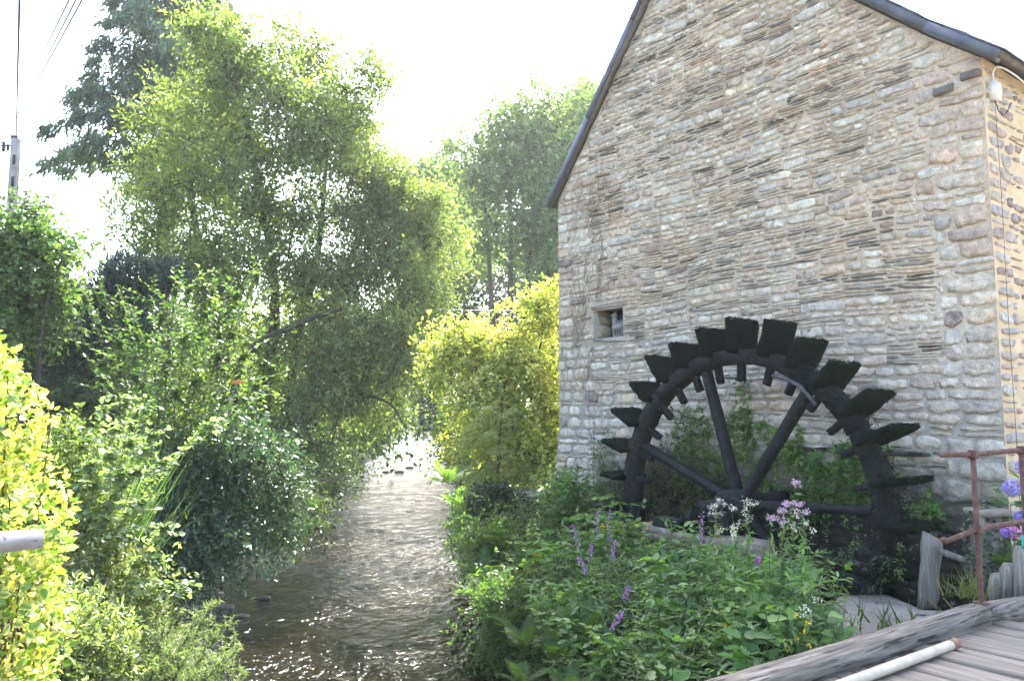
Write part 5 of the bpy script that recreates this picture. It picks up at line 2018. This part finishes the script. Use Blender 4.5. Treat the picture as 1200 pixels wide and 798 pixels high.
flist = [(556, 640, 14.2, .75, 0), (572, 610, 15.0, .7, 1), (548, 618, 15.6, .7, 1), (540, 590, 17.5, .8, 1), (590, 640, 13.0, .7, 0), (600, 690, 11.4, .55, 0), (592, 720, 10.5, .55, 0), (615, 745, 9.6, .55, 0), (612, 785, 8.8, .38, 0), (640, 700, 10.8, .6, 0), (650, 760, 8.6, .42, 0),
         (565, 670, 12.4, .65, 0), (625, 660, 12.2, .6, 0), (690, 730, 8.6, .6, 0), (720, 760, 7.8, .42, 0), (780, 720, 8.2, .5, 0), (570, 690, 11.6, .7, 0), (665, 795, 7.8, .38, 0), (700, 690, 9.6, .55, 0), (525, 560, 21, .8, 1)]
for k, (u, v, d_, sz, br_k) in enumerate(flist):
    p_ = at(u, v, d_)
    p_[2] = p_[2] - .15
    fern(p_, sz, fr_bright if br_k else fr_green, 'bright yellow green fern at the foot of the golden bush' if br_k else
         ('green fern on the bank below the ivy ledge' if d_ > 12.3 else 'green fern at the water edge below the loosestrife' if u < 620 and d_ > 10 else
          'green fern hanging over the water beside the bridge' if u < 620 else 'green fern deep among the herbs before the kerb timber'), n=11,
         group='bright ferns upstream' if br_k else 'ferns below the ivy ledge' if d_ > 12.3 else 'ferns below the loosestrife' if u < 620 and d_ > 10 else 'ferns beside the bridge' if u < 620 else 'ferns among the herbs')
# golden feathery conifer
gcb = on_ground(at(578, 600, 16.5))
gc = thing('golden_conifer', 'feathery pale gold conifer hanging over the stream', 'conifer', gcb)
gtp = at(588, 465, 16.4)
obj('trunk', *tubes_fast([(smooth_path([gcb, (gcb + gtp) / 2, gtp], 6), np.linspace(.07, .02, 13))], 6), M['bark_red'], gc)
go = origin(gc)
for k in range(260):
    t = rng.random() ** .8
    v_ = 470 + 115 * t
    u_ = 588 - (16 + 36 * math.sin(math.pi * (.25 + .65 * t))) * rng.uniform(.2, 1)
    p_ = at(u_ + (rng.random() < .3) * 25, v_, 16.1 + rng.normal(0, .3))
    Y = nrm(np.array([-1.0, -.5, -.15]) + rng.normal(0, .45, 3))
    leaf_obj(fr_gold[k % 3], p_ - Y * .2, Y, nrm(ZZ + rng.normal(0, .35, 3)), rng.uniform(.4, .7), gc, 'spray', org=go)

# ledge with ivy, pot
lg = at(600, 588, 16.0)
ledge = thing('bank_wall', 'ivy draped stone retaining wall below the mill corner', 'wall', (lg[0], lg[1], -1.5))
lz = at(600, 575, 16.2)[2]
MB().box(np.array([lg[0] + .1, lg[1] + .3, (lz - 1.9) / 2]), EE * .55, DD * .9, ZZ * ((lz + 1.9) / 2 - .06)).build('core', M['mortar'], ledge)
k = 0
for row in range(7):
    for s2 in np.arange(-.85, .9, .34):
        c = np.array([lg[0] + .1, lg[1] + .3, lz - .12 - .22 * row]) + DD * (s2 + .1 * (row % 2)) - EE * .54
        Vq, Fq = block(c, .165, .07, .105, 800 + k)
        obj('stone', Vq, group_faces(Fq), M['stone'], ledge, np.array([.17, .145, .115]) * rng.uniform(.6, 1.1) + np.zeros((len(Vq), 3)))
        c = np.array([lg[0] + .1, lg[1] + .3, lz - .12 - .22 * row]) - DD * .9 + EE * (s2 * .6)
        Vq, Fq = block(c, .165, .07, .105, 900 + k, EE, DD)
        obj('stone', Vq, group_faces(Fq), M['stone'], ledge, np.array([.17, .145, .115]) * rng.uniform(.6, 1.1) + np.zeros((len(Vq), 3)))
        k += 1
Vq, Fq = block(np.array([lg[0] + .1, lg[1] + .3, lz - .02]), .95, .6, .05, 960)
obj('coping', Vq, group_faces(Fq), M['plaster'], ledge)
ivy = thing('ivy_mound', 'dark ivy mound hanging over the stone ledge', 'ivy', at(572, 600, 15.2))
C, out = fill_lobes([lobe(574, 592, 15.0, 22, 26, .35), lobe(592, 590, 15.0, 20, 20, .3), lobe(572, 618, 14.8, 20, 22, .3), lobe(612, 610, 14.6, 16, 22, .3), lobe(600, 630, 14.2, 20, 20, .3)], 620, 3, 0)
P, Y, Nn, ci, _ = sprigs(C, out, r=.05, ntwig=4, nleaf=5, tl=.14, droop=.4)
leaves_obj('foliage', T_OV, P, Y, Nn, .055, .05, leaf_tint([(.025, .045, .018), (.04, .065, .022)], len(P), ci, len(C)), M['leaf_gloss'], ivy)
pc_ = at(588, 561, 16.2)
pot = thing('blue_pot', 'small dark blue pot standing on the ledge', 'pot', (pc_[0], pc_[1], lz + .03))
prf = [(.08, 0), (.115, .10), (.125, .13), (.13, .15), (.115, .15), (.10, .10)]
V_, F_ = [], []
for r_, z_ in prf:
    for j in range(14):
        a = 2 * math.pi * j / 14
        V_.append((pc_[0] + r_ * math.cos(a), pc_[1] + r_ * math.sin(a), lz + .03 + z_))
for i in range(len(prf) - 1):
    for j in range(14):
        l = (j + 1) % 14
        F_.append((i * 14 + j, i * 14 + l, (i + 1) * 14 + l, (i + 1) * 14 + j))
F_.append(tuple(range(13, -1, -1)))
F_.append(tuple(70 + j for j in range(14)))
MB().add(V_, F_).build('body', M['blue_paint'], pot, smooth=True)
MB().tube([np.array([pc_[0] + .136 * math.cos(a), pc_[1] + .136 * math.sin(a), lz + .18]) for a in np.linspace(0, 2 * math.pi, 17)], .012, 5, cap=False).build('rim', M['blue_paint'], pot, smooth=True)


# ------------------------------------------------------------------ herbs in front of the wheel
def herb(base, height, n_st, leaf, cols_, label, name='leafy_herb', cat='herb', group='leafy herbs in front of the wheel', spread=.16, pairs=9, wdr=.45, T=T_OV, mat='leaf', lean=.18, stem=.005, side=True):
    base = np.asarray(base, float)
    root = thing(name, label, cat, base, group)
    paths, PP, YY, NN, CI = [], [], [], [], []
    tips = []
    for k in range(n_st):
        f = base + np.array([rng.normal(0, spread * .6), rng.normal(0, spread * .6), 0])
        h = height * rng.uniform(.7, 1.1)
        tip = f + np.array([rng.normal(0, lean), rng.normal(0, lean), 1]) * h
        pth = smooth_path([f, (f + tip) / 2 + rng.normal(0, .03, 3), tip], 6)
        paths.append((pth, np.linspace(stem, stem * .4, len(pth))))
        tips.append((tip, nrm(pth[-1] - pth[-3])))
        for q_ in np.linspace(.12, 1, pairs):
            o = pth[int(q_ * (len(pth) - 1))]
            a0 = rng.uniform(0, math.pi)
            for s2 in range(3 if side else 2):
                az = a0 + s2 * 2 * math.pi / (3 if side else 2) + rng.normal(0, .2)
                dh = np.array([math.cos(az), math.sin(az), rng.uniform(-.1, .5)])
                m_ = 3 if side else 1
                L_ = leaf * (1.25 - .5 * q_)
                for j in range(m_):
                    PP.append(o + nrm(dh) * L_ * .55 * j)
                    sd = 0 if m_ == 1 else (j - 1) * .5
                    YY.append(nrm(dh + rng.normal(0, .35, 3) + np.array([0, 0, -.15])))
                    NN.append(nrm(ZZ + rng.normal(0, .35, 3)))
                    CI.append(k)
    obj('stems', *tubes_fast(paths, 3), M['green_stem'], root, smooth=True)
    P, Y, Nn, ci = np.array(PP), np.array(YY), np.array(NN), np.array(CI)
    ll = leaf * rng.uniform(.65, 1.2, len(P))
    leaves_obj('foliage', T, P, Y, Nn, ll, ll * wdr, leaf_tint(cols_, len(P), ci, n_st, cvar=.12), M[mat], root)
    return root, tips


G1 = [(.12, .22, .065), (.14, .25, .07), (.10, .19, .065), (.165, .275, .07)]
G2 = [(.135, .205, .09), (.165, .245, .10), (.115, .18, .08)]
rh2 = np.random.default_rng(55)
herb_spots = []


def zone(x_, y_):
    if x_ * .8 + y_ * .6 > 7.9:
        return 'at the foot of the mill wall beside the wheel'
    if x_ * .8 + y_ * .6 > 6.9:
        return 'right before the race wall'
    if -x_ * .6 + y_ * .8 < 4.3:
        return 'behind the kerb timber'
    if x_ - river_edges(y_)[1] < .9:
        return 'on the slope down to the stream'
    return 'in the middle of the flowery bank'


for k in range(460):
    u = rh2.uniform(565, 1000)
    t = rh2.random()
    d_ = 5.2 + 9.3 * t
    x_ = (u - 600) / FPX * d_
    y_ = d_
    pk_, sk_ = x_ * .8 + y_ * .6, -x_ * .6 + y_ * .8
    le_x, re_x = river_edges(y_)
    if (pk_ > 7.9 and not (sk_ > 9.9 and pk_ < 9.75)) or sk_ < 3.25 or x_ < re_x + .25:
        continue
    q0 = atz(1000, 745, -.45)
    if (x_ > 2.75 and y_ > 6.9) or (u > 955 and y_ > 5.9):
        continue
    herb_spots.append((x_, y_))
for k, (x_, y_) in enumerate(herb_spots):
    g_ = gz(x_, y_)
    near = y_ < 7.6
    wide = k % 3 == 0
    herb((x_, y_, g_), rh2.uniform(.75, 1.15), 6, rh2.uniform(.075, .12) if wide else rh2.uniform(.06, .09), G1 if wide else G2,
         ('broad leaved green herb ' if wide else 'narrow leaved grey green herb ') + zone(x_, y_),
         'leafy_herb' if wide else 'fine_herb', 'herb', ('broad leaved herbs ' if wide else 'narrow leaved herbs ') + zone(x_, y_), wdr=.55 if wide else .26, pairs=9, spread=.2)

# a plant with large leaves next to the kerb timber: each leaf a part
big_leaf = []
for c in [(.085, .19, .045), (.10, .22, .05), (.07, .16, .045), (.13, .25, .05)]:
    T9 = np.array([(0, 0, 0), (.22, .10, .03), (.30, .34, .05), (.20, .42, .03), (.22, .66, .03), (0, 1, -.08), (-.22, .66, .03), (-.20, .42, .03), (-.30, .34, .05), (-.22, .10, .03), (0, .4, -.01)])
    F9 = [(0, 1, 2, 10), (10, 2, 3), (10, 3, 4, 5), (0, 10, 8, 9), (10, 7, 8), (10, 5, 6, 7)]
    me = mesh_np('leaf', T9, group_faces(F9), np.array([c] * 11))
    me.materials.append(M['leaf'])
    big_leaf.append(me)
for k, (u, v, d_, n_, lab) in enumerate([(945, 690, 6.0, 60, 'bright broad leaved plant leaning on the kerb timber'), (880, 720, 5.8, 60, 'bright broad leaved plant behind the middle of the kerb timber'), (985, 725, 5.9, 40, 'low broad leaved plant between the path and the kerb timber'),
                                         (800, 770, 5.6, 45, 'broad leaved plant at the lower end of the kerb timber')]):
    tp_ = at(u, v, d_)
    bs_ = np.array([tp_[0], tp_[1] + .1, -.75])
    root = thing('broad_leaved_plant', lab, 'plant', bs_)
    o_ = origin(root)
    pths = []
    tips_ = []
    for j in range(9):
        e_ = tp_ + np.array([rng.normal(0, .26), rng.normal(0, .14), rng.uniform(-.35, .06)])
        pths.append((smooth_path([bs_ + rng.normal(0, .06, 3), (bs_ + e_) / 2 + rng.normal(0, .05, 3), e_], 5), np.linspace(.006, .003, 11)))
    obj('stems', *tubes_fast(pths, 4), M['green_stem'], root, smooth=True)
    for j in range(n_):
        pth = pths[j % len(pths)][0]
        q_ = rng.uniform(.45, 1)
        o = pth[int(q_ * (len(pth) - 1))]
        az = rng.uniform(0, 2 * math.pi)
        Y = nrm(np.array([math.cos(az), math.sin(az) - .3, rng.uniform(-.3, .35)]))
        leaf_obj(big_leaf[rng.integers(4)], o, Y, nrm(ZZ + np.array([0, -.35, 0]) + rng.normal(0, .3, 3)), rng.uniform(.10, .17), root, 'leaf', org=o_)


def petals(C, r, n, size, cols_, name, parent):
    P = np.repeat(C, n, 0) + rng.normal(0, 1, (len(C) * n, 3)) * r
    Y = nrm(rng.normal(0, 1, P.shape))
    return leaves_obj(name, T_DIA, P, Y, nrm(rng.normal(0, 1, P.shape) + ZZ), size * rng.uniform(.6, 1.3, len(P)), size * .8, leaf_tint(cols_, len(P)), M['petal'], parent, kind='stuff')


# purple loosestrife spikes
for k, (u, v, d_, ln, lean_) in enumerate([(675, 630, 9.6, .32, -.25), (700, 615, 9.8, .34, 0), (714, 618, 9.6, .38, .05), (822, 620, 8.3, .3, .05), (683, 662, 8.8, .18, -.5), (719, 645, 9.0, .22, .1), (692, 648, 9.4, .2, .2), (734, 695, 8.0, .14, .5), (724, 727, 7.2, .16, .7), (690, 470, 13.2, .5, 0), (696, 500, 13.0, .4, .05), (888, 658, 7.2, .08, 0)]):
    c = at(u, v, d_)
    b_ = on_ground(c + np.array([rng.normal(0, .1), .1, 0]))
    b_[2] = min(b_[2], c[2] - .5)
    root = thing('loosestrife', 'slender purple loosestrife spike rising from the bank herbs' if k not in (3, 9, 10) else ['purple loosestrife spike in front of the wheel hub', 'tall purple loosestrife growing against the mill wall'][k > 3], 'flower', b_, 'purple loosestrife on the bank' if k not in (3, 9, 10) else ('loosestrife against the wall' if k > 3 else None))
    ax = nrm(np.array([lean_, 0, 1]))
    foot, tip = c - ax * ln * .5, c + ax * ln * .75
    pth = smooth_path([b_, b_ * .4 + foot * .6, foot, tip], 5)
    obj('stem', *tubes_fast([(pth, np.linspace(.005, .0015, len(pth)))], 4), M['green_stem'], root, smooth=True)
    cs_ = foot + ax * np.linspace(0, ln, 14)[:, None]
    petals(cs_, .013, 6, .021, [(.46, .20, .48), (.54, .30, .56), (.38, .16, .40)], 'flower_spike', root)
    f = rng.uniform(.3, .85, 16)
    i = (f * (len(pth) - 1)).astype(int)
    leaves_obj('leaves', T_OV, pth[i], nrm(rng.normal(0, 1, (16, 3)) + ZZ * .3), nrm(ZZ + rng.normal(0, .3, (16, 3))), .07, .016, leaf_tint(G1, 16), M['leaf'], root)

# hemp agrimony (pink) and meadowsweet (cream), tall in front of the hub
rt, tips_ = herb(on_ground(at(925, 705, 6.7)), 1.15, 7, .085, G2, 'tall hemp agrimony with mauve flower heads in front of the wheel', 'hemp_agrimony', 'flower', None, spread=.12, wdr=.32, lean=.06, pairs=11)
for j, (u, v) in enumerate([(933, 566), (925, 590), (934, 590), (915, 598), (905, 606), (921, 612), (940, 600)]):
    c = at(u, v, 6.7)
    petals(c + rng.normal(0, 1, (10, 3)) * np.array([.03, .03, .012]), .008, 12, .014, [(.55, .38, .48), (.46, .28, .40), (.6, .5, .55)], 'flower_head', rt)
    b0_ = tips_[j % len(tips_)][0]
    obj('flower_stalk', *tubes_fast([(smooth_path([b0_ - ZZ * .25, (b0_ + c) / 2 + rng.normal(0, .02, 3), c], 4), np.linspace(.005, .002, 9))], 4), M['green_stem'], rt)
    n_ = 16
    pp_ = (b0_ - ZZ * .2)[None] * (1 - np.linspace(.1, .9, n_)[:, None]) + c[None] * np.linspace(.1, .9, n_)[:, None]
    leaves_obj('stalk_leaves', T_OV, pp_, nrm(rng.normal(0, 1, (n_, 3)) + np.array([0, 0, -.1])), nrm(ZZ + rng.normal(0, .3, (n_, 3))), .08, .024, leaf_tint(G2, n_), M['leaf'], rt)
for j, (u, v, d_, lab) in enumerate([(838, 597, 7.6, 'cream meadowsweet with browning stem beside the wheel hub'), (877, 602, 7.2, 'largest cream meadowsweet plume before the wheel hub'), (860, 614, 7.2, 'small cream meadowsweet between two taller plumes'), (940, 615, 6.5, 'cream meadowsweet tucked beside the mauve flowers'), (848, 640, 7.0, 'low cream meadowsweet over the race wall'), (945, 717, 5.9, 'small white flowers among the broad leaves by the timber')]):
    c = at(u, v, d_)
    b_ = c.copy()
    b_[2] = c[2] - .75
    root = thing('meadowsweet', lab, 'flower', b_)
    paths = [(smooth_path([b_, (b_ + c) / 2 + rng.normal(0, .02, 3), c], 5), np.linspace(.005, .002, 11))]
    cc = []
    for q_ in range(7 if j < 2 else 4):
        e_ = c + np.array([rng.normal(0, .07), rng.normal(0, .05), rng.uniform(-.05, .15) if j != 5 else rng.normal(0, .04)])
        paths.append((np.array([c - ZZ * .08, e_]), np.array([.003, .0015])))
        cc.append(e_ + rng.normal(0, .014, (5, 3)))
    obj('stem', *tubes_fast(paths, 4), M['dry' if j == 0 else 'green_stem'], root, smooth=True)
    petals(np.concatenate(cc), .011, 6, .013, [(.70, .68, .52), (.76, .74, .60), (.60, .56, .38)], 'flower_plume', root)
    n_ = 34
    t = rng.uniform(.2, .95, (n_, 1))
    leaves_obj('leaves', T_OV, b_ * (1 - t) + c * t, nrm(rng.normal(0, 1, (n_, 3))), nrm(ZZ + rng.normal(0, .4, (n_, 3))), .075, .03, leaf_tint([(.20, .17, .05), (.16, .17, .05)] if j == 0 else G1, n_), M['leaf'], root)
# yellow flowers
for j, (u, v, d_) in enumerate([(620, 665, 11.0), (632, 655, 11.2), (605, 668, 11.2), (755, 624, 9.2), (718, 622, 9.6), (848, 722, 6.6), (930, 742, 5.6)]):
    c = at(u, v, d_)
    b_ = c - ZZ * .5
    root = thing('yellow_flower', 'small yellow flower cluster among the bank herbs', 'flower', b_, 'yellow flowers on the bank')
    cc = c + rng.normal(0, .07, (7, 3))
    obj('stems', *tubes_fast([(np.array([b_ + rng.normal(0, .03, 3), e_]), np.array([.004, .002])) for e_ in cc], 4), M['green_stem'], root)
    petals(cc, .008, 7, .02, [(.60, .42, .03), (.55, .36, .03)], 'flowers', root)

# plants growing from the wall behind the wheel
for k, (u0, u1, v0, v1, n_, lab, cols_) in enumerate([
        (790, 830, 480, 560, 26, 'green pellitory hanging on the wall behind the left spokes', [(.06, .10, .025), (.08, .13, .03)]),
        (830, 905, 490, 580, 40, 'green wall plants between the two upright spokes', [(.07, .12, .025), (.09, .15, .03)]),
        (905, 945, 500, 545, 16, 'small bright fern tuft beside the right spoke', [(.08, .15, .03), (.10, .18, .03)]),
        (955, 1035, 525, 590, 60, 'lush green plants on the ledge inside the wheel', [(.08, .16, .03), (.10, .19, .04), (.06, .12, .03)]),
        (925, 965, 575, 600, 18, 'low green plants hanging under the wall ledge', [(.06, .11, .025)]),
        (755, 800, 520, 610, 40, 'brown straggly roots and weeds in the wheel shadow', [(.06, .055, .03), (.05, .06, .025)]),
        (800, 880, 560, 620, 50, 'dry hanging weeds low on the wall behind the hub', [(.07, .065, .03), (.06, .07, .025)]),
        (1080, 1100, 585, 600, 8, 'small hart tongue fern on the wall near the paddles', [(.09, .17, .04)]),
        (700, 730, 505, 590, 14, 'thin creeper strands on the wall left of the wheel', [(.08, .12, .04)]),
        (868, 884, 450, 500, 8, 'little weed growing from a joint between the upright spokes', [(.07, .12, .03)]),
        (955, 1060, 640, 698, 40, 'grass tufts at the pit edge below the wheel', [(.08, .12, .03), (.12, .12, .05)])]):
    PP, YY, NN, CI, paths = [], [], [], [], []
    pl = WALL if k != 10 else 8.5
    n_ = int(n_ * (1.9 if k < 10 else .6))
    for j in range(n_):
        c = atp(rng.uniform(u0, u1), rng.uniform(v0, v1), pl - .03)
        tip = c - EE * rng.uniform(.08, .22) + DD * rng.normal(0, .10) + ZZ * rng.uniform(-.22, .12)
        pth = smooth_path([c, (c + tip) / 2 + ZZ * .05, tip, tip - ZZ * rng.uniform(.02, .2)], 4)
        paths.append((pth, np.linspace(.004, .0015, len(pth))))
        for q_ in np.linspace(.15, 1, 13):
            o = pth[int(q_ * (len(pth) - 1))]
            PP.append(o + rng.normal(0, .02, 3))
            YY.append(nrm(rng.normal(0, 1, 3) - EE * .4 - ZZ * .2))
            NN.append(nrm(-EE + ZZ * .6 + rng.normal(0, .4, 3)))
            CI.append(j)
    P = np.array(PP)
    foot = P.mean(0)
    foot[2] = P[:, 2].min()
    root = thing('wall_plant', lab, 'plant', foot, 'plants on the wheel wall')
    obj('stems', *tubes_fast(paths, 3), M['twig' if k in (5, 6) else 'green_stem'], root)
    leaves_obj('foliage', T_OV, P, np.array(YY), np.array(NN), rng.uniform(.045, .095, len(P)) * (1 if k < 10 else .6), .034 if k < 10 else .012, leaf_tint(np.array(cols_) * 1.35, len(P), np.array(CI), n_), M['leaf'], root)

# dead creeper netting on the gable left of the niche
paths = []
for j in range(85):
    s_ = rng.uniform(9.9, 11.5)
    z_ = rng.uniform(1.6, 5.9)
    sp0 = 11.1 - .28 * (z_ - 1.6) * .4
    s_ = sp0 + rng.normal(0, .33)
    pts = [wpt(s_, z_, WALL - .045)]
    for q_ in range(5):
        s_ += rng.normal(-.01, .07)
        z_ += rng.uniform(.05, .22)
        if z_ > float(roofline(s_)) - .1 or (NICHE[0] - .05 < s_ < NICHE[1] + .05 and NICHE[2] - .05 < z_ < NICHE[3] + .05):
            break
        pts.append(wpt(s_, z_, WALL - .035 - .015 * rng.random()))
    if len(pts) > 2:
        paths.append((smooth_path(pts, 3), .0045))
tag(obj('dead_creeper', *tubes_fast(paths, 3), mat_noise('dry creeper', [(.3, (.16, .12, .085)), (.7, (.27, .21, .15))], 10, .95, .1, .001, 40)), 'brown dead creeper stems clinging to the gable above the niche', 'creeper')

# hydrangea by the mill corner
hyb = on_ground(at(1205, 690, 7.6))
hyd = thing('hydrangea', 'hydrangea with violet and pink flower heads by the mill corner', 'hydrangea', hyb)
C, out = fill_lobes([lobe(1196, 600, 7.6, 22, 45, .2), lobe(1215, 580, 7.8, 25, 50, .25), lobe(1190, 640, 7.5, 18, 30, .15)], 120, 2.5, 0)
Y = nrm(out + rng.normal(0, .5, C.shape))
leaves_obj('foliage', T_OV, C, Y, nrm(ZZ + out * .4 + rng.normal(0, .3, C.shape)), rng.uniform(.08, .15, len(C)), .085, leaf_tint([(.06, .13, .04), (.085, .17, .05)], len(C)), M['leaf'], hyd)
obj('stems', *tubes_fast([(np.array([hyb + rng.normal(0, .05, 3), c]), np.array([.008, .004])) for c in C[:14]], 4), M['twig'], hyd)
for (u, v, r_, cl) in [(1186, 571, 10, [(.30, .22, .55), (.38, .30, .62)]), (1188, 621, 10, [(.55, .18, .38), (.62, .26, .44)]), (1180, 624, 6, [(.30, .18, .5)]), (1203, 548, 11, [(.32, .24, .58)]), (1196, 606, 7, [(.22, .18, .5)])]:
    c = at(u, v, 7.42)
    rr = r_ * 7.42 / FPX
    d = nrm(rng.normal(0, 1, (150, 3)))
    leaves_obj('flower_head', T_DIA, c + d * rr * rng.uniform(.8, 1.05, (150, 1)), nrm(np.cross(d, rng.normal(0, 1, (150, 3)))), d, .028, .026, leaf_tint(cl, 150), M['petal'], hyd)
# ivy on the gate post, fern and grass by it
C, out = fill_lobes([(np.array([ib[0], ib[1], (ib[2] + it[2]) / 2]), np.array([.20, .20, .52]))], 800, 6, 0)
ivp = thing('ivy_plant', 'small leaved ivy wrapped round the gate post', 'ivy', ib)
leaves_obj('foliage', T_OV, C, nrm(rng.normal(0, 1, C.shape) - ZZ * .5), nrm(out + rng.normal(0, .3, C.shape)), .04, .036, leaf_tint([(.03, .055, .03), (.05, .075, .045), (.08, .075, .06)], len(C)), M['leaf_gloss'], ivp)
fern(at(1180, 665, 7.5), .34, fr_green, 'small fern beside the gate post under the hydrangea', 8, 'ferns by the gate post')
b_ = at(1136, 700, 7.0)
P = b_ + rng.normal(0, 1, (90, 3)) * np.array([.08, .06, .0])
root = thing('grass_tuft', 'dry grass tuft behind the kerb timber beside the rail post', 'grass', b_)
grass('blades', '', P, .28, [(.14, .15, .05), (.22, .19, .09), (.10, .14, .04)], w=.010, lean=.6, parent=root)
b_ = atz(1133, 732, .0)
P = b_ + rng.normal(0, 1, (14, 3)) * np.array([.03, .03, 0])
root = thing('grass_tuft', 'few bleached grass stalks leaning over the kerb timber', 'grass', b_)
grass('blades', '', P, .30, [(.30, .25, .14), (.36, .30, .18)], w=.005, lean=.9, parent=root)

# stones in the stream
for k, (u, v, sz) in enumerate([(468, 553, .35), (452, 553, .25), (425, 552, .4), (480, 548, .3), (310, 700, .18), (262, 712, .3), (250, 695, .3), (285, 722, .2)]):
    c = atz(u, v, WATER)
    sz *= .9 if v < 600 else .6
    Vq, Fq = block(c - ZZ * sz * .12, sz, sz * .75, sz * .42, 60 + k, np.array([1, 0, 0]), np.array([0, 1, 0]), rd=.85)
    tag(obj('river_stone', Vq, group_faces(Fq), mat_noise('wet stone %d' % k, [(.3, (.02, .018, .014)), (.7, (.07, .06, .045))], 5, .4, .5, .01, 20), smooth=True),
        'dark wet stone in the riffle at the far bend' if v < 600 else 'dark wet stone in the near water under the left bank' if u < 320 else 'small dark stone out in the sparkling near water', 'stone', 'stones in the far riffle' if v < 600 else 'stones under the left bank' if u < 320 else 'stones in the near water')

# ------------------------------------------------------------------ hazy summer air
hm, hnt, hout = new_mat('summer haze')
pv = N(hnt, 'ShaderNodeVolumePrincipled')
pv.inputs['Color'].default_value = (.93, .96, 1.0, 1)
pv.inputs['Density'].default_value = .00045
pv.inputs['Anisotropy'].default_value = .35
L(hnt, pv.outputs[0], hout.inputs['Volume'])
MB().box((0, 450, 14.0), (620, 0, 0), (0, 780, 0), (0, 0, 18.0)).build('haze', hm, None, kind='stuff')
